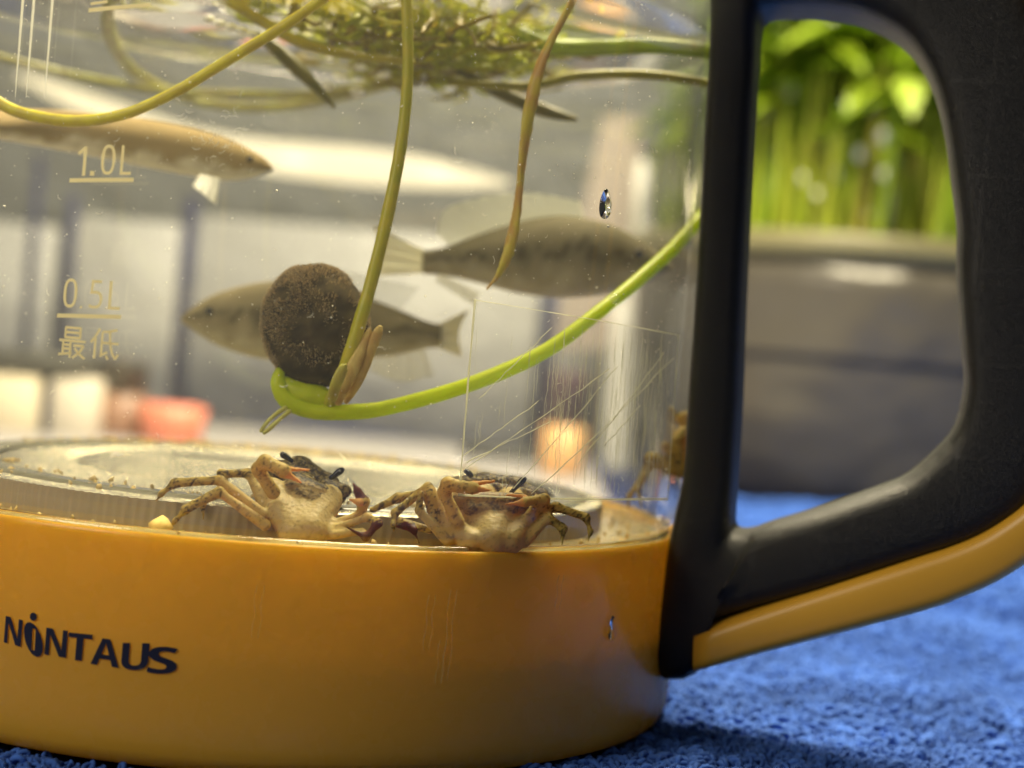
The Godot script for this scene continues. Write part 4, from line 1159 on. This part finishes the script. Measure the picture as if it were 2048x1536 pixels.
	tube(s3, spline([Vector4(0.01333, 0.05003, 0.044, 0.00066), Vector4(0.0139, 0.05248, 0.0455, 0.00088), Vector4(0.01473, 0.05476, 0.0455, 0.0008), Vector4(0.01499, 0.05522, 0.0455, 0.00044)], 8), 12, 0.6, 0.0, painter(Color(0.50, 0.48, 0.06), Color(0.42, 0.36, 0.06), 6), 0.03)
	put("husk", done(s3), stem_material(Color.WHITE, 0.5), o)
	for r in [[Vector4(0.00576, 0.04802, 0.038, 0.00038), Vector4(0.00464, 0.04703, 0.04, 0.0003), Vector4(0.00356, 0.0457, 0.041, 0.0003), Vector4(0.00277, 0.04435, 0.041, 0.0003)], [Vector4(0.0064, 0.04755, 0.038, 0.00038), Vector4(0.00544, 0.04649, 0.04, 0.0003), Vector4(0.00443, 0.04525, 0.041, 0.00037), Vector4(0.00325, 0.0441, 0.041, 0.0003)]]:
		s3 = mb()
		tube(s3, spline(r, 6), 8, 0.7, 0.0, null, 0.1)
		put("root_tip", done(s3), stem_material(rgb(206, 206, 120), 0.4), o)

func strand(n: String, label: String, category: String, part: String, pts: Array, paint: Callable, flat := 1.0, twist := 0.0, rough := 0.04) -> void:
	var o := thing(n, label, category)
	var st := mb()
	tube(st, spline(pts, 10), 14, flat, twist, paint, rough)
	put(part, done(st), stem_material(Color.WHITE), o)

func floating_plants() -> void:
	strand("long_stem", "long yellow green stem swinging across the upper left", "stem", "stem",
		[Vector4(-0.04886, 0.09488, 0.03, 0.00086), Vector4(-0.04316, 0.09072, 0.032, 0.00093), Vector4(-0.03806, 0.08916, 0.033, 0.00092), Vector4(-0.03077, 0.08872, 0.034, 0.00092), Vector4(-0.02293, 0.09032, 0.035, 0.00084), Vector4(-0.01536, 0.09416, 0.036, 0.00083), Vector4(-0.00795, 0.09916, 0.037, 0.00083), Vector4(0.0001, 0.1047, 0.038, 0.00083), Vector4(0.0059, 0.1091, 0.039, 0.00075), Vector4(0.01302, 0.11483, 0.04, 0.00074)], painter(Color(0.72, 0.66, 0.02), Color(0.58, 0.48, 0.03), 14))
	strand("wilted_stalk", "reddish brown twisted stalk hanging with a torn green tip", "stalk", "stalk",
		[Vector4(0.04567, 0.11894, 0.034, 0.00084), Vector4(0.04356, 0.11345, 0.034, 0.00084), Vector4(0.03991, 0.10463, 0.034, 0.00091), Vector4(0.03855, 0.09744, 0.034, 0.00099), Vector4(0.03803, 0.08939, 0.034, 0.00092), Vector4(0.03784, 0.08097, 0.034, 0.00092), Vector4(0.03716, 0.07479, 0.034, 0.00084), Vector4(0.03595, 0.07101, 0.034, 0.00061), Vector4(0.03487, 0.06939, 0.034, 0.00031), Vector4(0.03432, 0.06857, 0.034, 0.00015)], painter(Color(0.66, 0.58, 0.07), Color(0.60, 0.36, 0.09), 15, 0.25), 0.62, 9.0, 0.12)
	# strands that float below the surface at the back
	var olive := painter(Color(0.32, 0.33, 0.03), Color(0.24, 0.20, 0.02), 16)
	strand("floating_strand", "thin olive floating stem that reaches the left side", "stem", "stem",
		[Vector4(-0.07526, 0.1095, -0.04268, 0.0008), Vector4(-0.06747, 0.1095, -0.05647, 0.00083), Vector4(-0.05649, 0.1085, -0.06256, 0.00085), Vector4(-0.04073, 0.1075, -0.06388, 0.00085), Vector4(-0.02308, 0.1085, -0.06621, 0.00096), Vector4(-0.00768, 0.1095, -0.06279, 0.00095), Vector4(0.00843, 0.1115, -0.04706, 0.00091), Vector4(0.02181, 0.113, -0.0216, 0.00074)], olive)
	strand("floating_strand", "floating stem with a hooked loop at its left end", "stem", "stem",
		[Vector4(-0.02176, 0.113, 0.02139, 0.0008), Vector4(-0.03171, 0.1128, 0.01082, 0.00092), Vector4(-0.03854, 0.1125, -0.00726, 0.00107), Vector4(-0.04456, 0.112, -0.03402, 0.00116), Vector4(-0.04739, 0.111, -0.06027, 0.00126), Vector4(-0.04427, 0.1095, -0.07389, 0.00109), Vector4(-0.03506, 0.1075, -0.07799, 0.00099), Vector4(-0.02345, 0.107, -0.07532, 0.00099), Vector4(-0.00827, 0.1085, -0.06782, 0.00086), Vector4(0.00958, 0.1105, -0.04649, 0.0008), Vector4(0.02747, 0.1125, -0.02132, 0.00074)], olive)
	strand("reflected_strand", "dark olive strand standing in for a reflection below the floating leaf", "stalk", "stalk",  # strand added in place of a dark reflection
		[Vector4(-0.00982, 0.11001, 0, 0.00087), Vector4(-0.00378, 0.1055, 0, 0.00147), Vector4(0.00043, 0.10204, 0, 0.00104), Vector4(0.00402, 0.09871, 0, 0.00043)], painter(Color(0.13, 0.13, 0.025), Color(0.18, 0.16, 0.03), 17), 0.6, 0.5)
	strand("green_strand", "broad bright green stem floating at the upper right", "stem", "stem",
		[Vector4(0.03247, 0.11452, 0.004, 0.00102), Vector4(0.04042, 0.11161, 0.004, 0.00145), Vector4(0.04892, 0.11208, 0.004, 0.00153), Vector4(0.05907, 0.11319, 0.004, 0.00145), Vector4(0.06951, 0.11332, 0.002, 0.00146)], painter(Color(0.34, 0.46, 0.02), Color(0.28, 0.36, 0.02), 18), 0.7, 0.0)
	strand("yellow_strand", "thin yellow stem floating below the broad green one", "stem", "stem",
		[Vector4(0.0237, 0.10462, 0, 0.00069), Vector4(0.03668, 0.10511, 0, 0.00078), Vector4(0.046, 0.10763, 0, 0.00086), Vector4(0.05802, 0.10882, 0, 0.00086), Vector4(0.07038, 0.10846, -0.002, 0.00078)], painter(Color(0.40, 0.36, 0.03), Color(0.30, 0.28, 0.03), 19))
	strand("brown_strand", "brown olive stem slanting across behind the wilted stalk", "stem", "stem",
		[Vector4(0.00958, 0.11389, -0.012, 0.00081), Vector4(0.02263, 0.10959, -0.012, 0.0009), Vector4(0.03203, 0.10543, -0.012, 0.00126), Vector4(0.0404, 0.10281, -0.012, 0.00126), Vector4(0.04591, 0.10183, -0.012, 0.00054)], painter(Color(0.15, 0.14, 0.03), Color(0.20, 0.17, 0.03), 20))
	strand("yellow_shoot", "curved yellow shoot under the green floating leaf", "stem", "stem",
		[Vector4(-0.01652, 0.11465, 0.012, 0.00083), Vector4(-0.00782, 0.11041, 0.012, 0.00091), Vector4(-0.00088, 0.10727, 0.012, 0.00083), Vector4(0.00758, 0.10591, 0.012, 0.00075), Vector4(0.01844, 0.10558, 0.012, 0.00058)], painter(Color(0.46, 0.40, 0.03), Color(0.36, 0.30, 0.03), 21))
	# round floating leaf, partly in view
	var lf := mb()
	var lc := Vector3(-0.00485, 0.1148, 0.012)
	var rows := []
	for r in 7:
		var row := []
		for j in 40:
			var a := TAU * j / 40
			var q := 0.0125 * r / 6.0 * (1.0 + 0.06 * sin(a * 5.0))
			row.append(lc + Vector3(q * cos(a), 0.0006 * sin(a * 3.0) * r / 6.0 - 0.16 * q * cos(a), q * sin(a)))
		rows.append(row)
	rows.reverse()
	grid(lf, rows)
	var leaf := thing("floating_leaf", "round green leaf floating at the top of the kettle", "leaf")
	var lm := stem_material(rgb(150, 158, 32), 0.45)
	lm.cull_mode = BaseMaterial3D.CULL_DISABLED
	put("leaf_blade", done(lf), lm, leaf)
	# tangle of roots and moss in the middle of the surface
	var o := thing("root_tangle", "brown green tangle of roots and moss under the surface", "roots")
	var mid := Vector3(0.01761, 0.11528, -0.012)
	var root_m := stem_material(Color.WHITE, 0.4)
	root_m.backlight = Color(0.85, 0.85, 0.06)
	for k in 3:
		var st := mb()
		var paint := painter([Color(0.42, 0.43, 0.012), Color(0.20, 0.17, 0.012), Color(0.52, 0.57, 0.015)][k], [Color(0.56, 0.50, 0.02), Color(0.34, 0.25, 0.015), Color(0.40, 0.42, 0.015)][k], 30 + k, 0.6)
		for i in 90:
			var p := mid + Vector3(rng.randfn(0, 0.011), rng.randf_range(-0.006, 0.001), rng.randf_range(-0.026, 0.024))
			var d := Vector3(rng.randf_range(-1, 1), rng.randf_range(-0.45, 0.35), rng.randf_range(-1, 1)).normalized()
			var pts := []
			for s in 7:
				pts.append(Vector4(p.x, p.y, p.z, rng.randf_range(0.0003, 0.0011) * (1.0 - s / 9.0)))
				d = (d + Vector3(rng.randf_range(-0.6, 0.6), rng.randf_range(-0.35, 0.35), rng.randf_range(-0.6, 0.6))).normalized()
				p += d * 0.0021
				p.y = clampf(p.y, mid.y - 0.0085 + 0.2 * absf(p.x - mid.x), WATER_Y + 0.004)
			tube(st, spline(pts, 2), 6, 0.8, 0.0, paint, 0.15)
		for i in (900 if k == 2 else 250):                     # small crumpled leaflets caught in the roots
			var p := mid + Vector3(rng.randfn(0, 0.0105), rng.randf_range(-0.0065, 0.001), rng.randf_range(-0.026, 0.024))
			p.y += 0.16 * absf(p.x - mid.x)
			var t2 := turned(p, rng.randf_range(0.6, 1.7))
			var cc: Color = paint.call(p, 0.5, 0.0)
			for q in [[0, 1, 2], [0, 2, 3], [0, 3, 4]]:
				for v in q:
					st.set_color(cc)
					st.add_vertex(t2 * [Vector3(-0.0011, 0, 0), Vector3(0, 0.0003, -0.0005), Vector3(0.0011, -0.0002, -0.0001), Vector3(0.0007, 0.0002, 0.0005), Vector3(-0.0004, 0.0004, 0.0006)][v])
		put(["roots", "dark_roots", "moss"][k], done(st), root_m, o)
	# air bubbles held at the surface, their glints painted as plain white
	var bub := SphereMesh.new()
	bub.radius = 0.001
	bub.height = 0.0016
	var bm := mat(rgb(250, 250, 240), 0.1)
	var bi := 0
	var row_words := ["first from the left in the row beside the hooked strand", "second from the left in the row beside the hooked strand", "third from the left in the row beside the hooked strand", "fourth from the left in the row beside the hooked strand", "last in the row that runs down from the hooked strand"]
	var spots := row_words + ["beside the tip of the dark leaf stalk", "right of the tip of the dark leaf stalk", "left of the olive stem, below the root tangle", "below the round floating leaf, beside the long stem", "between the dark leaf stalk and the olive stem", "left one of a pair at the right edge of the roots", "right one of a pair at the right edge of the roots", "topmost at the right of the root tangle", "lowest at the right of the root tangle", "just right of the olive stem under the roots"]
	for q in [Vector3(-0.01758, 0.11094, 0.006), Vector3(-0.01565, 0.11025, 0.006), Vector3(-0.01373, 0.10982, 0.006), Vector3(-0.01182, 0.10939, 0.006), Vector3(-0.00998, 0.10887, 0.006), Vector3(-0.00022, 0.10512, -0.02), Vector3(0.00541, 0.10458, -0.02), Vector3(0.01021, 0.10832, -0.02), Vector3(-0.00018, 0.11012, -0.02), Vector3(0.0055, 0.10903, -0.02), Vector3(0.02676, 0.11438, 0), Vector3(0.03455, 0.1146, 0), Vector3(0.02744, 0.11659, 0), Vector3(0.03004, 0.11164, 0), Vector3(0.0167, 0.10859, -0.02)]:
		var d := put("air_bubble", bub, bm)
		d.position = q
		d.scale = Vector3(rng.randf_range(0.8, 1.8), rng.randf_range(0.6, 1.0), 1.0)
		tag(d, "tiny air bubble painted white for its glint, " + spots[bi], "bubble", "air bubbles under the surface")
		bi += 1

func plastic_sheet() -> void:
	var o := thing("plastic_sheet", "clear scratched plastic sheet standing in the water before the middle crab", "plastic sheet")
	var c := [Vector3(0.03372, 0.039, 0.0575), Vector3(0.06498, 0.03863, 0.03), Vector3(0.0644, 0.06416, 0.03), Vector3(0.03359, 0.06619, 0.0575)]
	var at := func(u: float, v: float) -> Vector3:
		var p: Vector3 = c[0].lerp(c[1], u).lerp(c[3].lerp(c[2], u), v)
		return p + Vector3(0.35, 0, 0.9) * 0.0025 * sin(PI * u)
	var st := mb()
	var rows := []
	for i in 9:
		var row := []
		for j in 17: row.append(at.call(j / 16.0, i / 8.0))
		rows.append(row)
	grid(st, rows, false)
	var film := pane(0.05, Color(0.9, 0.9, 0.86), 0.05)
	put("film", done(st), film, o)
	var edge := mat(rgb(222, 220, 196), 0.35)
	edge.transparency = BaseMaterial3D.TRANSPARENCY_ALPHA
	edge.albedo_color.a = 0.85
	edge.backlight_enabled = true
	edge.backlight = Color(1, 1, 0.9)
	var line := func(a: Vector2, b: Vector2, r: float, wob: float) -> Array:
		var pts := []
		for i in 15:
			var q := a.lerp(b, i / 14.0)
			var p: Vector3 = at.call(q.x, q.y)
			pts.append(Vector4(p.x + rng.randf_range(-wob, wob), p.y + rng.randf_range(-wob, wob), p.z + 0.0001, r * rng.randf_range(0.55, 1.2)))
		return pts
	for e in [[Vector2(0, 0), Vector2(1, 0), 0.00016], [Vector2(0, 0), Vector2(0, 1), 0.00014], [Vector2(1, 0), Vector2(1, 1), 0.00006], [Vector2(0, 1), Vector2(1, 1), 0.00006]]:
		var s := mb()
		tube(s, line.call(e[0], e[1], e[2], 0.00002), 6)
		put("cut_edge", done(s), edge, o)
	var sm := mat(Color(0.86, 0.85, 0.76, 0.62), 0.4)
	sm.transparency = BaseMaterial3D.TRANSPARENCY_ALPHA
	sm.backlight_enabled = true
	sm.backlight = Color(1, 1, 0.9)
	var marks := [[0.0, 0.20, 0.30, 0.52], [0.02, 0.14, 0.62, 0.74], [0.02, 0.17, 0.36, 0.42], [0.22, 0.05, 0.66, 0.76], [0.30, 0.02, 0.98, 0.86], [0.05, 0.5, 0.33, 0.92], [0.5, 0.2, 0.92, 0.88], [0.62, 0.30, 0.80, 0.55]]
	for q in marks:
		var s := mb()
		tube(s, line.call(Vector2(q[0], q[1]), Vector2(q[2], q[3]), 0.00008, 0.0001), 5)
		put("scratch", done(s), sm, o)
	# fine upright ripples in the film
	var rp := mb()
	for i in 270:
		var u := 0.33 + 0.64 * rng.randf() if i > 40 else rng.randf()
		var v0 := rng.randf_range(0.0, 0.75)
		var v1 := minf(1.0, v0 + rng.randf_range(0.08, 0.35))
		var pts := []
		for k in 7:
			var p: Vector3 = at.call(clampf(u + rng.randf_range(-0.0035, 0.0035), 0, 1), lerpf(v0, v1, k / 6.0))
			pts.append(Vector4(p.x, p.y, p.z + 0.00008, 0.000042 * (1.0 - absf(k - 3) / 4.5)))
		tube(rp, pts, 4)
	var rm := mat(Color(0.82, 0.82, 0.74, 0.5), 0.3)
	rm.transparency = BaseMaterial3D.TRANSPARENCY_ALPHA
	rm.backlight_enabled = true
	rm.backlight = Color(1, 1, 0.9)
	var ro := put("ripples", done(rp), rm, o)
	ro.set_meta("kind", "stuff")

func small_things() -> void:
	# drops and a bubble
	for q in [[Vector2(0.8046, 0.08173), 0.00115, 0.0022, 0.0703, "large clear water drop on the glass near the handle"], [Vector2(0.95505, 0.01957), 0.0008, 0.0019, 0.0704, "clear water drop on the orange base below the handle"]]:
		var st := mb()
		var rows := []
		for i in 9:
			var row := []
			for j in 24:
				var a := TAU * j / 24
				var e := PI / 2 * i / 8.0
				var k := maxf(cos(e), 0.01)
				var dy: float = sin(a) * q[2] * k
				var dx: float = cos(a) * q[1] * k * (1.0 - 0.25 * sin(a))
				row.append(on_wall(q[0].x + dx / 0.07, q[0].y + dy, q[3] + 0.00075 * sin(e) * (1.0 - 0.3 * sin(a) * k)))
			rows.append(row)
		grid(st, rows)
		var back: Array = rows[0]
		var mid := Vector3.ZERO
		for p in back: mid += p / back.size()
		for j in 24: for p in [back[j], back[(j + 1) % 24], mid]: st.add_vertex(p)
		tag(put("water_drop", done(st), solid_glass(0.033)), q[4], "water drop")
	var sp := SphereMesh.new()
	sp.radius = 0.0008
	sp.height = 0.0016
	var b := put("stem_bubble", sp, pane(0.05))
	b.position = Vector3(0.05426, 0.06911, 0.0245)
	tag(b, "clear air bubble sitting on the bright green shoot", "bubble")
	# fine specks on the glass and in the water
	var where := []
	for i in 2200:
		var a := rng.randf_range(-1.15, 1.2)
		var y := rng.randf_range(0.037, 0.125)
		var r := WALL_R + 0.0001 if i < 1300 else rng.randf_range(0.045, 0.066)
		var t := turned(on_wall(a, y, r), rng.randf_range(0.4, 1.4) * (1.6 if i % 23 == 0 else 1.0))
		where.append(t)
	var wm := mat(rgb(236, 232, 210), 0.5)
	scatter("water_specks", flake(0.00011, 0.00004), wm, where, [])
	var hair := mb()
	tube(hair, [Vector4(-0.0004, 0, 0, 0.00002), Vector4(-0.0001, 0.00012, 0, 0.00003), Vector4(0.0002, 0.0001, 0, 0.00003), Vector4(0.00045, -0.0001, 0, 0.00002)], 4)
	where = []
	for i in 150:
		var a := rng.randf_range(-0.6, 1.1)
		var y := rng.randf_range(0.04, 0.12)
		if i < 60:                                          # a scuffed patch
			a = rng.randfn(-0.02, 0.035)
			y = rng.randfn(0.0845, 0.0022)
		var bs := Basis(Vector3.UP, a) * Basis(Vector3(0, 0, 1), rng.randf() * TAU)
		where.append(Transform3D(bs.scaled(Vector3.ONE * rng.randf_range(0.5, 1.3)), on_wall(a, y, WALL_R + 0.00008)))
	scatter("glass_scratches", done(hair), wm, where, [])
	# crumbs of food and silt on the floor of the kettle
	where = []
	var tints := []
	for i in 1000:
		var a := rng.randf() * TAU
		var r := rng.randf_range(0.0580, 0.0660)
		var y := 0.0307
		if i < 640:                                         # heaped along the back left
			a = PI + rng.randfn(0.15, 0.45)
			r = rng.randf_range(0.046, 0.0555)
			y = 0.0349
		elif i < 740:
			a = rng.randf_range(-1.1, 0.9)
			r = rng.randf_range(0.044, 0.055)
			y = 0.0349
		where.append(turned(on_wall(a, y, r), rng.randf_range(0.4, 1.5) * (1.5 if i % 9 == 0 else 1.0)))
		var g := rng.randf_range(0.6, 1.1)
		tints.append(Color(0.62 * g, 0.46 * g, 0.17 * g))
	scatter("food_crumbs", flake(0.0004, 0.0002), vmat(0.8), where, tints)
	var cr := put("pale_crumb", flake(0.0017, 0.0007, 9), mat(rgb(226, 196, 112), 0.8))
	cr.position = Vector3(-0.00652, 0.0315, 0.0625)
	cr.rotation = Vector3(1.3, 0.2, 0.1)
	tag(cr, "largest pale crumb, at the bottom left of the glass", "crumb")
